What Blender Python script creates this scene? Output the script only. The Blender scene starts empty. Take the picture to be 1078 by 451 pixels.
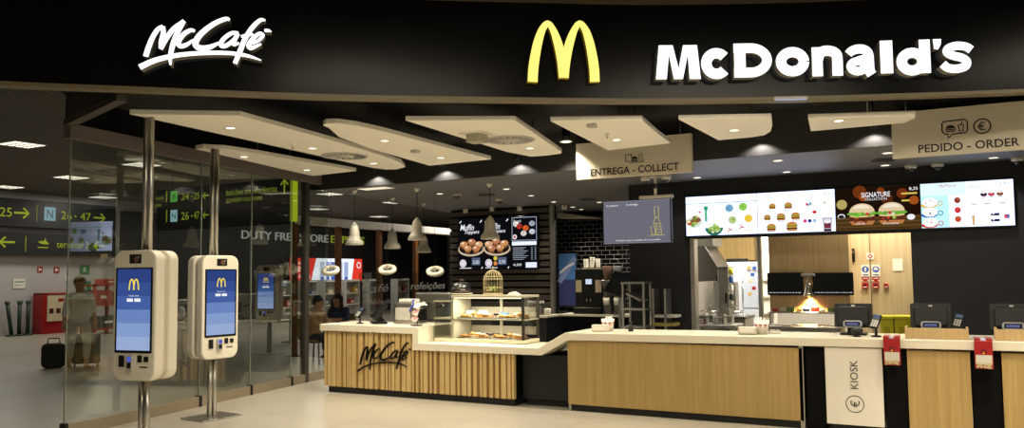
import bpy, bmesh, math, random
from mathutils import Matrix, Vector
random.seed(7)
S = bpy.context.scene
COL = S.collection
PI = math.pi
# ------------------------------------------------------------------ camera
YAW, PITCH, ROLL = math.radians(28.2), math.radians(3.6), math.radians(0.6)
FPX, PCX, PCY, EYE = 838.0, 539.0, 237.5, 1.65
f0 = Vector((-math.sin(YAW)*math.cos(PITCH), math.cos(YAW)*math.cos(PITCH), math.sin(PITCH)))
r0 = Vector((math.cos(YAW), math.sin(YAW), 0)); u0 = r0.cross(f0)
RV = r0*math.cos(ROLL) - u0*math.sin(ROLL); UV = u0*math.cos(ROLL) + r0*math.sin(ROLL)
cd = bpy.data.cameras.new('camera'); cam = bpy.data.objects.new('camera', cd); COL.objects.link(cam)
m = Matrix((RV, UV, -f0)).transposed().to_4x4(); m.translation = (0, 0, EYE); cam.matrix_world = m
cd.sensor_width = 36; cd.lens = FPX/1078*36; cd.shift_y = (PCY-225.5)/1078; cd.clip_end = 200
S.camera = cam
# ------------------------------------------------------------------ view, world, cycles comfort
S.view_settings.view_transform = 'Standard'; S.view_settings.look = 'None'
S.view_settings.gamma = 1; S.view_settings.use_curve_mapping = False
S.view_settings.exposure = 0.0
S.cycles.max_bounces = 8; S.cycles.diffuse_bounces = 4; S.cycles.glossy_bounces = 3
S.cycles.transmission_bounces = 6; S.cycles.transparent_max_bounces = 16
S.cycles.caustics_reflective = False; S.cycles.caustics_refractive = False
S.cycles.sample_clamp_indirect = 4.0; S.cycles.use_denoising = True
W = bpy.data.worlds.new('world'); S.world = W; W.use_nodes = True
W.node_tree.nodes['Background'].inputs[0].default_value = (1.0, 0.9, 0.74, 1)
W.node_tree.nodes['Background'].inputs[1].default_value = 0.16
LK = 3.0
WARM = (1.0, 0.88, 0.68); NEUT = (1.0, 0.93, 0.82); COOL = (0.9, 0.95, 1.0)
def area(x, y, z, sx, sy, power, col=WARM, rot=(0, 0, 0)):
    l = bpy.data.lights.new('area_light', 'AREA'); l.shape = 'RECTANGLE'; l.size = sx; l.size_y = sy
    l.energy = power*LK; l.color = col
    o = bpy.data.objects.new('area_light', l); o.location = (x, y, z); o.rotation_euler = rot; COL.objects.link(o); return o
def spot(x, y, z, power, deg=100, col=WARM, blend=0.6, r=0.05, rot=(0, 0, 0)):
    l = bpy.data.lights.new('spot_light', 'SPOT'); l.energy = power*LK; l.color = col
    l.spot_size = math.radians(deg); l.spot_blend = blend; l.shadow_soft_size = r
    o = bpy.data.objects.new('spot_light', l); o.location = (x, y, z); o.rotation_euler = rot; COL.objects.link(o); return o
# unseen lamps added at concourse ceiling height to light counter fronts and floor
area(-2.5, 3.4, 4.25, 2.4, 1.2, 40)
area(0.8, 4.8, 4.25, 2.4, 1.2, 65)
area(3.0, 7.0, 4.25, 1.6, 1.6, 30)
for (ax, ay) in ((-4.6, 3.6), (-3.0, 4.8), (-1.2, 6.0), (0.6, 7.0)): spot(ax, ay, 4.28, 190, 70, WARM, 0.5, 0.15)   # added unseen spots; floor bounce from them brightens the rafts
# concourse lamps on the far side of the glass, under the grid lights; the last is unseen, added to light the beam
for (ax, ay, p) in ((-15.3, 8.9, 8), (-19.2, 12.4, 12), (-22.7, 12.8, 18), (-23.1, 15.9, 18), (-15.8, 11.8, 10), (-16.6, 19.0, 34), (-20.7, 23.0, 28), (-21.2, 27.4, 26), (-16.7, 22.5, 30), (-10.9, 18.4, 40)):
    area(ax, ay, 4.34, .56, .56, p, NEUT)
# kitchen lamps, service corridor lamps
area(-2.6, 14.2, 3.15, 1.2, 1.2, 78, (1, 0.95, 0.86))
area(-0.8, 13.3, 3.15, 1.2, 0.8, 28, (1, 0.9, 0.74))
for (ax, ay) in ((-6.4, 15.3), (-6.0, 16.0), (-5.2, 14.0)): spot(ax, ay, 3.06, 26, 125, NEUT)

# ------------------------------------------------------------------ pixel to place
def ray(x, y): return f0 + RV*((x-PCX)/FPX) - UV*((y-PCY)/FPX)
def at(x, y, u=None, v=None, z=None):
    d = ray(x, y)
    t = (u/d.x if u is not None else v/d.y if v is not None else (z-EYE)/d.z)
    return Vector((0, 0, EYE)) + d*t
def spn(x0, yt, x1, yb, v):
    a = at(x0, yb, v=v); b = at(x1, yt, v=v); return a.x, a.z, b.x, b.z

# ------------------------------------------------------------------ materials
def lin(c): return c/12.92 if c <= 0.04045 else ((c+0.055)/1.055)**2.4
def hx(h): h = h.lstrip('#'); return tuple(lin(int(h[i:i+2], 16)/255) for i in (0, 2, 4))
MATS = {}
def mat(name, col, rough=0.5, metal=0.0, noise=0.0, scale=8.0, bump=0.0, coat=0.0, stretch=None, spec=0.5):
    if name in MATS: return MATS[name]
    if isinstance(col, str): col = hx(col)
    M = bpy.data.materials.new(name); M.use_nodes = True; nt = M.node_tree; b = nt.nodes['Principled BSDF']
    b.inputs['Base Color'].default_value = (*col, 1); b.inputs['Roughness'].default_value = rough
    b.inputs['Metallic'].default_value = metal; b.inputs['Coat Weight'].default_value = coat
    b.inputs['Specular IOR Level'].default_value = spec
    if noise or bump:
        tc = nt.nodes.new('ShaderNodeTexCoord'); mp = nt.nodes.new('ShaderNodeMapping'); nz = nt.nodes.new('ShaderNodeTexNoise')
        nt.links.new(tc.outputs['Object'], mp.inputs[0]); nt.links.new(mp.outputs[0], nz.inputs['Vector'])
        mp.inputs['Scale'].default_value = stretch or (1, 1, 1)
        nz.inputs['Scale'].default_value = scale; nz.inputs['Detail'].default_value = 5
        if noise:
            mx = nt.nodes.new('ShaderNodeMix'); mx.data_type = 'RGBA'
            mx.inputs[6].default_value = tuple(max(0, c*(1-noise)) for c in col)+(1,)
            mx.inputs[7].default_value = tuple(min(1, c*(1+noise)) for c in col)+(1,)
            nt.links.new(nz.outputs['Fac'], mx.inputs[0]); nt.links.new(mx.outputs[2], b.inputs['Base Color'])
        if bump:
            bp = nt.nodes.new('ShaderNodeBump'); bp.inputs['Strength'].default_value = bump; bp.inputs['Distance'].default_value = 0.01
            nt.links.new(nz.outputs['Fac'], bp.inputs['Height']); nt.links.new(bp.outputs[0], b.inputs['Normal'])
    MATS[name] = M; return M
def emit(name, col, strength=1.0):
    if name in MATS: return MATS[name]
    if isinstance(col, str): col = hx(col)
    M = bpy.data.materials.new(name); M.use_nodes = True; nt = M.node_tree; nt.nodes.clear()
    e = nt.nodes.new('ShaderNodeEmission'); o = nt.nodes.new('ShaderNodeOutputMaterial')
    e.inputs[0].default_value = (*col, 1); e.inputs[1].default_value = strength
    nt.links.new(e.outputs[0], o.inputs[0]); MATS[name] = M; return M
def glow(h, s=1.0): return emit('glow_%s_%g' % (h.lstrip('#'), s), h, s)
def glassmat(name, tint=(0.93, 0.95, 0.92), ior=1.5, rough=0.0, gain=1.0):
    if name in MATS: return MATS[name]
    M = bpy.data.materials.new(name); M.use_nodes = True; nt = M.node_tree; nt.nodes.clear()
    t = nt.nodes.new('ShaderNodeBsdfTransparent'); g = nt.nodes.new('ShaderNodeBsdfGlossy'); fr = nt.nodes.new('ShaderNodeFresnel')
    mx = nt.nodes.new('ShaderNodeMixShader'); o = nt.nodes.new('ShaderNodeOutputMaterial'); ml = nt.nodes.new('ShaderNodeMath')
    ml.operation = 'MULTIPLY'; ml.inputs[1].default_value = gain
    t.inputs[0].default_value = (*tint, 1); g.inputs['Roughness'].default_value = rough; fr.inputs[0].default_value = ior
    nt.links.new(fr.outputs[0], ml.inputs[0]); nt.links.new(ml.outputs[0], mx.inputs[0])
    nt.links.new(t.outputs[0], mx.inputs[1]); nt.links.new(g.outputs[0], mx.inputs[2]); nt.links.new(mx.outputs[0], o.inputs[0])
    MATS[name] = M; return M
def woodmat(name, c1, c2, axis='z', rough=0.45, fine=26.0):
    if name in MATS: return MATS[name]
    M = bpy.data.materials.new(name); M.use_nodes = True; nt = M.node_tree; b = nt.nodes['Principled BSDF']; b.inputs['Roughness'].default_value = rough
    tc = nt.nodes.new('ShaderNodeTexCoord'); mp = nt.nodes.new('ShaderNodeMapping'); nz = nt.nodes.new('ShaderNodeTexNoise'); cr = nt.nodes.new('ShaderNodeValToRGB')
    mp.inputs['Scale'].default_value = {'z': (1, 1, 0.03), 'x': (0.03, 1, 1)}[axis]
    nz.inputs['Scale'].default_value = fine; nz.inputs['Detail'].default_value = 6; nz.inputs['Roughness'].default_value = 0.6
    cr.color_ramp.elements[0].position = 0.3; cr.color_ramp.elements[1].position = 0.7
    cr.color_ramp.elements[0].color = (*hx(c1), 1); cr.color_ramp.elements[1].color = (*hx(c2), 1)
    for a, c in ((tc.outputs['Object'], mp.inputs[0]), (mp.outputs[0], nz.inputs['Vector']), (nz.outputs['Fac'], cr.inputs[0]), (cr.outputs[0], b.inputs['Base Color'])): nt.links.new(a, c)
    MATS[name] = M; return M
def brickmat(name, c1, c2, mortar, bw, bh, ms, rough, vec='xz', off=0.5, rmort=0.7, bumps=0.3, var=0.0):
    if name in MATS: return MATS[name]
    M = bpy.data.materials.new(name); M.use_nodes = True; nt = M.node_tree; b = nt.nodes['Principled BSDF']
    tc = nt.nodes.new('ShaderNodeTexCoord'); sx = nt.nodes.new('ShaderNodeSeparateXYZ'); cx = nt.nodes.new('ShaderNodeCombineXYZ'); br = nt.nodes.new('ShaderNodeTexBrick')
    nt.links.new(tc.outputs['Object'], sx.inputs[0])
    nt.links.new(sx.outputs['XYZ'.index(vec[0].upper())], cx.inputs[0]); nt.links.new(sx.outputs['XYZ'.index(vec[1].upper())], cx.inputs[1])
    nt.links.new(cx.outputs[0], br.inputs['Vector'])
    br.offset = off; br.inputs['Scale'].default_value = 1; br.inputs['Brick Width'].default_value = bw; br.inputs['Row Height'].default_value = bh
    br.inputs['Mortar Size'].default_value = ms; br.inputs['Mortar Smooth'].default_value = 0.1
    br.inputs['Color1'].default_value = (*hx(c1), 1); br.inputs['Color2'].default_value = (*hx(c2), 1); br.inputs['Mortar'].default_value = (*hx(mortar), 1)
    src = br.outputs['Color']
    if var:
        nz = nt.nodes.new('ShaderNodeTexNoise'); nz.inputs['Scale'].default_value = 1.3; nz.inputs['Detail'].default_value = 8
        nt.links.new(tc.outputs['Object'], nz.inputs['Vector'])
        mr = nt.nodes.new('ShaderNodeMapRange'); mr.inputs[3].default_value = 1-var; mr.inputs[4].default_value = 1+var; nt.links.new(nz.outputs['Fac'], mr.inputs[0])
        mx = nt.nodes.new('ShaderNodeMix'); mx.data_type = 'RGBA'; mx.blend_type = 'MULTIPLY'; mx.inputs[0].default_value = 1
        nt.links.new(src, mx.inputs[6]); nt.links.new(mr.outputs[0], mx.inputs[7]); src = mx.outputs[2]
    nt.links.new(src, b.inputs['Base Color'])
    mr2 = nt.nodes.new('ShaderNodeMapRange'); mr2.inputs[3].default_value = rough; mr2.inputs[4].default_value = rmort
    nt.links.new(br.outputs['Fac'], mr2.inputs[0]); nt.links.new(mr2.outputs[0], b.inputs['Roughness'])
    if bumps:
        bp = nt.nodes.new('ShaderNodeBump'); bp.inputs['Strength'].default_value = bumps; bp.inputs['Distance'].default_value = 0.004; bp.invert = True
        nt.links.new(br.outputs['Fac'], bp.inputs['Height']); nt.links.new(bp.outputs[0], b.inputs['Normal'])
    MATS[name] = M; return M

BLACK = mat('black_panel', '#0c0c0c', 0.35, spec=.25); MATTE = mat('matte_black', '#0c0c0b', 0.7, noise=0.2, scale=3, spec=.1)
FASC = mat('fascia_black', '#0e0e0c', 0.25, noise=0.25, scale=2.5, spec=.12)
GREY = mat('dark_grey', '#3a3a3a', 0.5); MIDG = mat('mid_grey', '#77767a', 0.5); LGREY = mat('light_grey', '#b6b4ae', 0.5)
WHITE = mat('white_paint', '#e6e1d3', 0.55); SHADE = mat('shade_enamel', '#cfc9ba', 0.4); CREAM = mat('cream_panel', '#faf5e8', 0.7, noise=0.02, scale=3)
KWHITE = mat('kiosk_white', '#e9e4d2', 0.35); TOPM = mat('worktop_solid', '#e0d9c4', 0.3, noise=0.02, scale=5)
STEEL = mat('brushed_steel', '#b9b6ae', 0.34, 1.0, noise=0.12, scale=6, stretch=(1, 1, 12)); CHROME = mat('chrome', '#d8d6d0', 0.12, 1.0)
DSTEEL = mat('dark_steel', '#7d7a74', 0.35, 1.0, noise=0.15, scale=5); BRASS = mat('old_brass', '#cbbd92', 0.4, 0.3)
RUB = mat('rubber', '#101010', 0.6); PLAST = mat('black_plastic', '#191918', 0.4, noise=0.1, scale=20, spec=.25)
RED = mat('red_plastic', '#981519', 0.35); YEL = mat('yellow_plastic', '#d8cf1e', 0.4); ORANGE = mat('orange_red', '#b53a20', 0.5)
GREEN = mat('dark_green', '#12301f', 0.5); BLUE = mat('blue_print', '#2c5aa8', 0.5); TEAL = mat('exit_green', '#2b7a4b', 0.5)
SKIN = mat('skin', '#c79a78', 0.5, noise=0.06, scale=6); HAIRD = mat('dark_hair', '#1a110c', 0.5, noise=0.4, scale=40, stretch=(1, 1, .1))
HAIRB = mat('blond_hair', '#9a7d4d', 0.5, noise=0.3, scale=40, stretch=(1, 1, .1))
OAK = woodmat('oak_front', '#a0864e', '#b99b62', 'z', 0.5, 30); OAKL = woodmat('oak_light', '#b99a66', '#cdb283', 'z', 0.5, 26)
SLAT = woodmat('slat_wood', '#bfa166', '#d3b77f', 'z', 0.5, 18); SLAT_SHADE = woodmat('slat_wood_shaded', '#94733f', '#a98a55', 'z', 0.5, 18)
PALEW = woodmat('pale_wood', '#b3a07a', '#c9b791', 'z', 0.5, 20); DARKW = woodmat('dark_slat_wood', '#463f3a', '#615952', 'x', 0.5, 20)
TERRA = mat('terracotta_post', '#8a5526', 0.5, noise=0.12, scale=5); OLIVE = mat('olive_chair', '#7e7434', 0.6); TAN = mat('tan_cloth', '#a8875d', 0.8, noise=0.2, scale=30)
GLASS = glassmat('shopfront_glass', (0.90, 0.92, 0.89), 1.45, 0.0, 0.28); CGLASS = glassmat('case_glass', (0.97, 0.98, 0.96), 1.4, 0.0, 0.4)

# ------------------------------------------------------------------ mesh builder
class MB:
    def __init__(s, *mats): s.bm = bmesh.new(); s.mats = list(mats); s.i = 0; s.M = Matrix()
    def use(s, M):
        if M not in s.mats: s.mats.append(M)
        s.i = s.mats.index(M); return s
    def xf(s, M): s.M = M; return s
    def face(s, pts, smooth=False):
        f = s.bm.faces.new([s.bm.verts.new(s.M @ Vector(p)) for p in pts]); f.material_index = s.i; f.smooth = smooth; return f
    def merge(s, b, M=None, smooth=None):
        M = s.M @ (M or Matrix()); mp = {}
        for v in b.verts: mp[v.index] = s.bm.verts.new(M @ v.co)
        for f in b.faces:
            try: g = s.bm.faces.new([mp[v.index] for v in f.verts])
            except ValueError: continue
            g.material_index = s.i; g.smooth = f.smooth if smooth is None else smooth
        b.free(); return s
    def box(s, x0, y0, z0, x1, y1, z1, bev=0, seg=2, M=None):
        b = bmesh.new(); bmesh.ops.create_cube(b, size=1)
        for v in b.verts: v.co = Vector(((x0+x1)/2+v.co.x*(x1-x0), (y0+y1)/2+v.co.y*(y1-y0), (z0+z1)/2+v.co.z*(z1-z0)))
        if bev: bmesh.ops.bevel(b, geom=b.edges[:], offset=bev, segments=seg, affect='EDGES', profile=0.5)
        b.normal_update(); b.verts.index_update(); return s.merge(b, M)
    def prism(s, pts, ax, a, b_, bev=0, seg=2):
        P = {'y': lambda p, t: (p[0], t, p[1]), 'z': lambda p, t: (p[0], p[1], t), 'x': lambda p, t: (t, p[0], p[1])}[ax]
        b = bmesh.new(); n = len(pts); A = [b.verts.new(P(p, a)) for p in pts]; B = [b.verts.new(P(p, b_)) for p in pts]
        fa = b.faces.new(A[::-1]); fb = b.faces.new(B)
        for i in range(n): b.faces.new((A[i], A[(i+1) % n], B[(i+1) % n], B[i]))
        bmesh.ops.recalc_face_normals(b, faces=b.faces[:])
        if bev: bmesh.ops.bevel(b, geom=list(fa.edges)+list(fb.edges), offset=bev, segments=seg, affect='EDGES', profile=0.5)
        b.verts.index_update(); return s.merge(b)
    def lathe(s, prof, c=(0, 0, 0), n=24, axis='z', smooth=True, sx=1, sy=1):
        b = bmesh.new(); rings = []
        for r, h in prof:
            ring = []
            if r < 1e-6: ring = [b.verts.new((0, 0, h))]
            else: ring = [b.verts.new((r*math.cos(2*PI*k/n)*sx, r*math.sin(2*PI*k/n)*sy, h)) for k in range(n)]
            rings.append(ring)
        for p, q in zip(rings, rings[1:]):
            for k in range(n):
                k2 = (k+1) % n
                if len(p) == 1 and len(q) == 1: continue
                fs = (p[0], q[k2], q[k]) if len(p) == 1 else (p[k], p[k2], q[0]) if len(q) == 1 else (p[k], p[k2], q[k2], q[k])
                f = b.faces.new(fs); f.smooth = smooth
        bmesh.ops.recalc_face_normals(b, faces=b.faces[:]); b.verts.index_update()
        R = Matrix() if axis == 'z' else Matrix.Rotation(PI/2, 4, 'X') if axis == 'y' else Matrix.Rotation(PI/2, 4, 'Y')
        return s.merge(b, Matrix.Translation(c) @ R)
    def cyl(s, p, q, r, r2=None, n=16):
        p, q = Vector(p), Vector(q); d = q-p; L = d.length; r2 = r if r2 is None else r2
        b = bmesh.new(); bmesh.ops.create_cone(b, cap_ends=True, segments=n, radius1=r, radius2=r2, depth=L)
        for f in b.faces: f.smooth = len(f.verts) == 4
        b.verts.index_update()
        return s.merge(b, Matrix.Translation((p+q)/2) @ d.to_track_quat('Z', 'Y').to_matrix().to_4x4())
    def tube(s, pts, r, n=8, closed=False):
        pts = [Vector(p) for p in pts]; N = len(pts); b = bmesh.new(); rings = []
        for i, p in enumerate(pts):
            d = (pts[(i+1) % N]-pts[i-1]) if closed else (pts[min(i+1, N-1)]-pts[max(i-1, 0)])
            q = d.to_track_quat('Z', 'Y').to_matrix(); rr = r[i] if isinstance(r, (list, tuple)) else r
            rings.append([b.verts.new(p+q @ Vector((rr*math.cos(2*PI*k/n), rr*math.sin(2*PI*k/n), 0))) for k in range(n)])
        for i in range(N if closed else N-1):
            A, B = rings[i], rings[(i+1) % N]
            for k in range(n):
                f = b.faces.new((A[k], A[(k+1) % n], B[(k+1) % n], B[k])); f.smooth = True
        if not closed: b.faces.new(rings[0][::-1]); b.faces.new(rings[-1])
        bmesh.ops.recalc_face_normals(b, faces=b.faces[:]); b.verts.index_update(); return s.merge(b)
    def ball(s, c, r, sx=1, sy=1, sz=1, n=16):
        b = bmesh.new(); bmesh.ops.create_uvsphere(b, u_segments=n, v_segments=max(6, n//2), radius=r)
        for f in b.faces: f.smooth = True
        b.verts.index_update(); return s.merge(b, Matrix.Translation(c) @ Matrix.Diagonal((sx, sy, sz, 1)))
    # flat picture pieces on a front face (local -y is the front)
    def rect(s, x0, z0, x1, z1, y): s.face([(x0, y, z0), (x1, y, z0), (x1, y, z1), (x0, y, z1)]); return s
    def disc(s, x, z, r, y, sz=1.0, n=20, a0=0, a1=2*PI):
        k = n if a1-a0 >= 2*PI-1e-6 else n+1
        s.face([(x+r*math.cos(a0+(a1-a0)*i/n), y, z+r*sz*math.sin(a0+(a1-a0)*i/n)) for i in range(k)]); return s
    def ring(s, x, z, r, w, y, n=28):
        for i in range(n):
            a, b = 2*PI*i/n, 2*PI*(i+1)/n
            s.face([(x+q*math.cos(t), y, z+q*math.sin(t)) for q, t in ((r-w, a), (r, a), (r, b), (r-w, b))])
        return s
    def stroke(s, pts, w, y, y2=None):     # flat ribbon of width w through (x,z) points, thick if y2 given
        n = len(pts); Lf, Rt = [], []
        for i, p in enumerate(pts):
            a, b = pts[max(i-1, 0)], pts[min(i+1, n-1)]; dx, dz = b[0]-a[0], b[1]-a[1]; L = math.hypot(dx, dz) or 1
            ww = (w[i] if isinstance(w, (list, tuple)) else w)/2
            Lf.append((p[0]-dz/L*ww, p[1]+dx/L*ww)); Rt.append((p[0]+dz/L*ww, p[1]-dx/L*ww))
        for i in range(n-1):
            q = [Lf[i], Rt[i], Rt[i+1], Lf[i+1]]
            s.face([(a, y, c) for a, c in q])
        return Lf, Rt
    def text(s, body, x, z, size, y, ext=0.0, off=0.0, align='CENTER', M=None, sx=1.0, shear=0.0):
        cu = bpy.data.curves.new('t', 'FONT'); cu.body = body; cu.size = size; cu.extrude = ext; cu.offset = off
        cu.align_x = align; cu.shear = shear; cu.resolution_u = 3
        o = bpy.data.objects.new('t', cu); COL.objects.link(o)
        dg = bpy.context.evaluated_depsgraph_get(); me = bpy.data.meshes.new_from_object(o.evaluated_get(dg))
        b = bmesh.new(); b.from_mesh(me); b.verts.ensure_lookup_table(); b.verts.index_update()
        bpy.data.objects.remove(o); bpy.data.curves.remove(cu); bpy.data.meshes.remove(me)
        T = Matrix.Translation((x, y, z)) @ Matrix.Rotation(PI/2, 4, 'X') @ Matrix.Diagonal((sx, 1, 1, 1))
        if M is not None: T = Matrix.Translation((x, y, z)) @ M @ Matrix.Rotation(PI/2, 4, 'X') @ Matrix.Diagonal((sx, 1, 1, 1))
        return s.merge(b, T, smooth=False)
    def fit(s, body, x0, z0, x1, z1, y, ext=0.0, off=0.0, shear=0.0):      # lettering stretched to a box on the front face
        t = MB(); t.text(body, 0, 0, 1.0, 0, ext, off, 'LEFT', None, 1.0, shear); xs = [v.co.x for v in t.bm.verts]; zs = [v.co.z for v in t.bm.verts]
        a0, a1, c0, c1 = min(xs), max(xs), min(zs), max(zs)
        for v in t.bm.verts: v.co = Vector((x0+(v.co.x-a0)/(a1-a0)*(x1-x0), y+v.co.y, z0+(v.co.z-c0)/(c1-c0)*(z1-z0)))
        t.bm.verts.index_update(); return s.merge(t.bm, None, False)
    def skin(s, V, E, Rr, sub=2, smooth=True):
        me = bpy.data.meshes.new('s'); me.from_pydata(V, E, []); o = bpy.data.objects.new('s', me); COL.objects.link(o)
        md = o.modifiers.new('k', 'SKIN'); md.use_smooth_shade = True
        for i, r in enumerate(Rr):
            d = me.skin_vertices[0].data[i]; d.radius = (r, r) if not isinstance(r, tuple) else r; d.use_root = (i == 0)
        o.modifiers.new('ss', 'SUBSURF').levels = sub
        o.modifiers['ss'].render_levels = sub
        dg = bpy.context.evaluated_depsgraph_get(); m2 = bpy.data.meshes.new_from_object(o.evaluated_get(dg))
        b = bmesh.new(); b.from_mesh(m2); b.verts.index_update(); bpy.data.objects.remove(o); bpy.data.meshes.remove(me); bpy.data.meshes.remove(m2)
        return s.merge(b, None, smooth=smooth)
    def build(s, name, parent=None, loc=(0, 0, 0), rz=0):
        me = bpy.data.meshes.new(name); s.bm.normal_update(); s.bm.to_mesh(me); s.bm.free()
        for M in s.mats: me.materials.append(M)
        o = bpy.data.objects.new(name, me); COL.objects.link(o)
        o.location = loc; o.rotation_euler = (0, 0, rz)
        if parent: o.parent = parent
        return o
def thing(name, label, cat, loc=(0, 0, 0), rz=0, group=None):
    o = bpy.data.objects.new(name, None); COL.objects.link(o); o.empty_display_size = 0.1
    o.location = loc; o.rotation_euler = (0, 0, rz); return tag(o, label, cat, group)
def tag(o, label, cat, group=None, kind=None):
    o['label'] = label; o['category'] = cat
    if group: o['group'] = group
    if kind: o['kind'] = kind
    return o
def struct(o): o['kind'] = 'structure'; return o
def kids(o): return [c for c in bpy.data.objects if c.parent == o]
def dup(o, loc=None, rz=None, label=None, parent=None):
    c = o.copy(); COL.objects.link(c)
    if parent: c.parent = parent
    if loc is not None: c.location = loc
    if rz is not None: c.rotation_euler = (0, 0, rz)
    if label: c['label'] = label
    for k in kids(o): dup(k, parent=c)
    return c
def spline(P, n=8):
    P = [tuple(p) for p in P]; Q = [tuple(2*a-b for a, b in zip(P[0], P[1]))]+P+[tuple(2*a-b for a, b in zip(P[-1], P[-2]))]; out = []
    for i in range(1, len(Q)-2):
        for k in range(n):
            t = k/n
            out.append(tuple(0.5*(2*b+(c-a)*t+(2*a-5*b+4*c-d)*t*t+(-a+3*b-3*c+d)*t**3) for a, b, c, d in zip(Q[i-1], Q[i], Q[i+1], Q[i+2])))
    out.append(P[-1]); return out
def rrect(w, h, r, n=6, cx=0, cz=0):
    pts = []
    for (sx, sz, a) in ((1, 1, 0), (-1, 1, PI/2), (-1, -1, PI), (1, -1, 3*PI/2)):
        for k in range(n+1):
            t = a+PI/2*k/n; pts.append((cx+sx*(w/2-r)+r*math.cos(t), cz+sz*(h/2-r)+r*math.sin(t)))
    return pts
# ================================================================== SETTING
FLOORM = brickmat('floor_tiles', '#aca698', '#a59f91', '#8e887b', 1.2, 1.2, 0.004, 0.32, 'xy', 0.0, 0.5, 0.1, 0.14)
b = MB(FLOORM); b.box(-34, -8, -0.1, 8, 40, 0); struct(b.build('floor'))
LATT = brickmat('lattice_ceiling', '#17150f', '#1b1913', '#8a8273', 0.09, 0.09, 0.012, 0.8, 'xy', 0.0, 0.6, 0.0)
b = MB(LATT); b.box(-34, -8, 4.37, 8, 40, 4.45); struct(b.build('ceiling_concourse'))
# the glass line
GU = lambda v: -8.2-0.1575*(v-5.27)
GANG = math.atan2(1, -0.1575)
# fascia arc in plan
ARC = spline([(-9.6, 1.3), (-8.3, 2.65), (-7.08, 3.89), (-6.34, 4.55), (-5.46, 5.33), (-4.78, 5.88), (-3.57, 6.72), (-2.5, 7.42), (-1.41, 8.0), (-0.34, 8.47), (0.77, 8.9), (2.2, 9.35), (4.2, 9.8)], 10)
def arc_hit(px, back=0.0):       # where the fascia face lies behind a column of the photograph, with its heading
    d = ray(px, 60); a = math.atan2(d.y, d.x)
    for p, q in zip(ARC, ARC[1:]):
        a0, a1 = math.atan2(p[1], p[0]), math.atan2(q[1], q[0])
        if a1 <= a <= a0:
            ex, ey = q[0]-p[0], q[1]-p[1]
            t = (p[0]*d.y-p[1]*d.x)/(ey*d.x-ex*d.y)
            return Vector((p[0]+ex*t, p[1]+ey*t, 0)), math.atan2(ey, ex)
def offset_arc(dist):
    out = []
    for i, p in enumerate(ARC):
        a, c = ARC[max(i-1, 0)], ARC[min(i+1, len(ARC)-1)]; dx, dy = c[0]-a[0], c[1]-a[1]; L = math.hypot(dx, dy)
        out.append((p[0]-dy/L*dist, p[1]+dx/L*dist))
    return out
def arc_wall(name, M, d0, d1, z0, z1):
    b = MB(M); A, B = offset_arc(d0), offset_arc(d1)
    for i in range(len(A)-1):
        a, c, e, g = A[i], A[i+1], B[i+1], B[i]
        for q in ([(a, z0), (c, z0), (c, z1), (a, z1)], [(g, z1), (e, z1), (e, z0), (g, z0)], [(g, z0), (e, z0), (c, z0), (a, z0)], [(a, z1), (c, z1), (e, z1), (g, z1)]):
            b.face([(p[0], p[1], z) for p, z in q])
    for k in (0, -1): b.face([(A[k][0], A[k][1], z0), (A[k][0], A[k][1], z1), (B[k][0], B[k][1], z1), (B[k][0], B[k][1], z0)])
    o = b.build(name); return struct(o)
arc_wall('trim_1', FASC, 0.0, 0.30, 3.37, 4.31)              # black fascia band
LIP = mat('fascia_lip', '#6f654d', 0.5, 0.0)
arc_wall('trim_2', LIP, -0.015, 0.12, 3.335, 3.37)            # pale lip along its lower edge
BROWN = mat('brown_top_trim', '#5a503c', 0.6)
arc_wall('trim_3', BROWN, -0.02, 0.3, 4.31, 4.37)             # brown strip where it meets the ceiling
# shop's own black ceiling between fascia, glass and bulkhead
A = [p for p in offset_arc(0.2) if -7.2 < p[0] < 3.6]
poly = [(GU(5.2)-0.02, 5.2)]+A+[(3.6, 10.02), (GU(10.02), 10.02)]
BCEIL = brickmat('black_ceiling', '#0d0c0b', '#100f0d', '#1d1a16', 1.2, 1.2, 0.01, 0.8, 'xy', 0.0, 0.8, 0.0)
b = MB(BCEIL); b.prism(poly, 'z', 3.62, 3.72); struct(b.build('ceiling_shop'))
b = MB(mat('bulkhead_paint', '#3a3939', 0.7, spec=.1)); b.box(-9.2, 10.0, 3.09, 3.6, 10.03, 3.9); struct(b.build('wall_bulkhead'))
SOFF = mat('soffit_paint', '#6b6a6c', 0.55, noise=0.05, scale=2)
b = MB(SOFF); b.prism([(GU(10.03), 10.03), (3.6, 10.03), (3.6, 12.3), (-4.43, 12.3), (-4.43, 17.2), (-10.2, 17.2)], 'z', 3.1, 3.2); struct(b.build('ceiling_soffit'))
# header beam over the glass, with a return to the fascia
HEAD = mat('header_paint', '#6f655f', 0.55)
def along(v0, v1, z0, z1, t, M, name):
    b = MB(M); L = math.hypot(v1-v0, GU(v1)-GU(v0)); b.box(0, -t/2, z0, L, t/2, z1, 0.004)
    return b.build(name, None, (GU(v0), v0, 0), GANG)
struct(along(5.2, 10.3, 3.17, 3.33, 0.10, HEAD, 'trim_4'))
struct(along(5.2, 10.0, 3.33, 3.62, 0.06, MATTE, 'trim_5'))
p, q = Vector((-8.2, 5.22, 0)), Vector((-6.62, 4.72, 0))
b = MB(mat('track_grey', '#4d463c', 0.5)); b.box(0, -0.05, 3.30, (q-p).length, 0.05, 3.37, 0.004); b.box(0, -0.02, 3.37, (q-p).length, 0.02, 3.62)
struct(b.build('trim_6', None, p, math.atan2((q-p).y, (q-p).x)))
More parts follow.
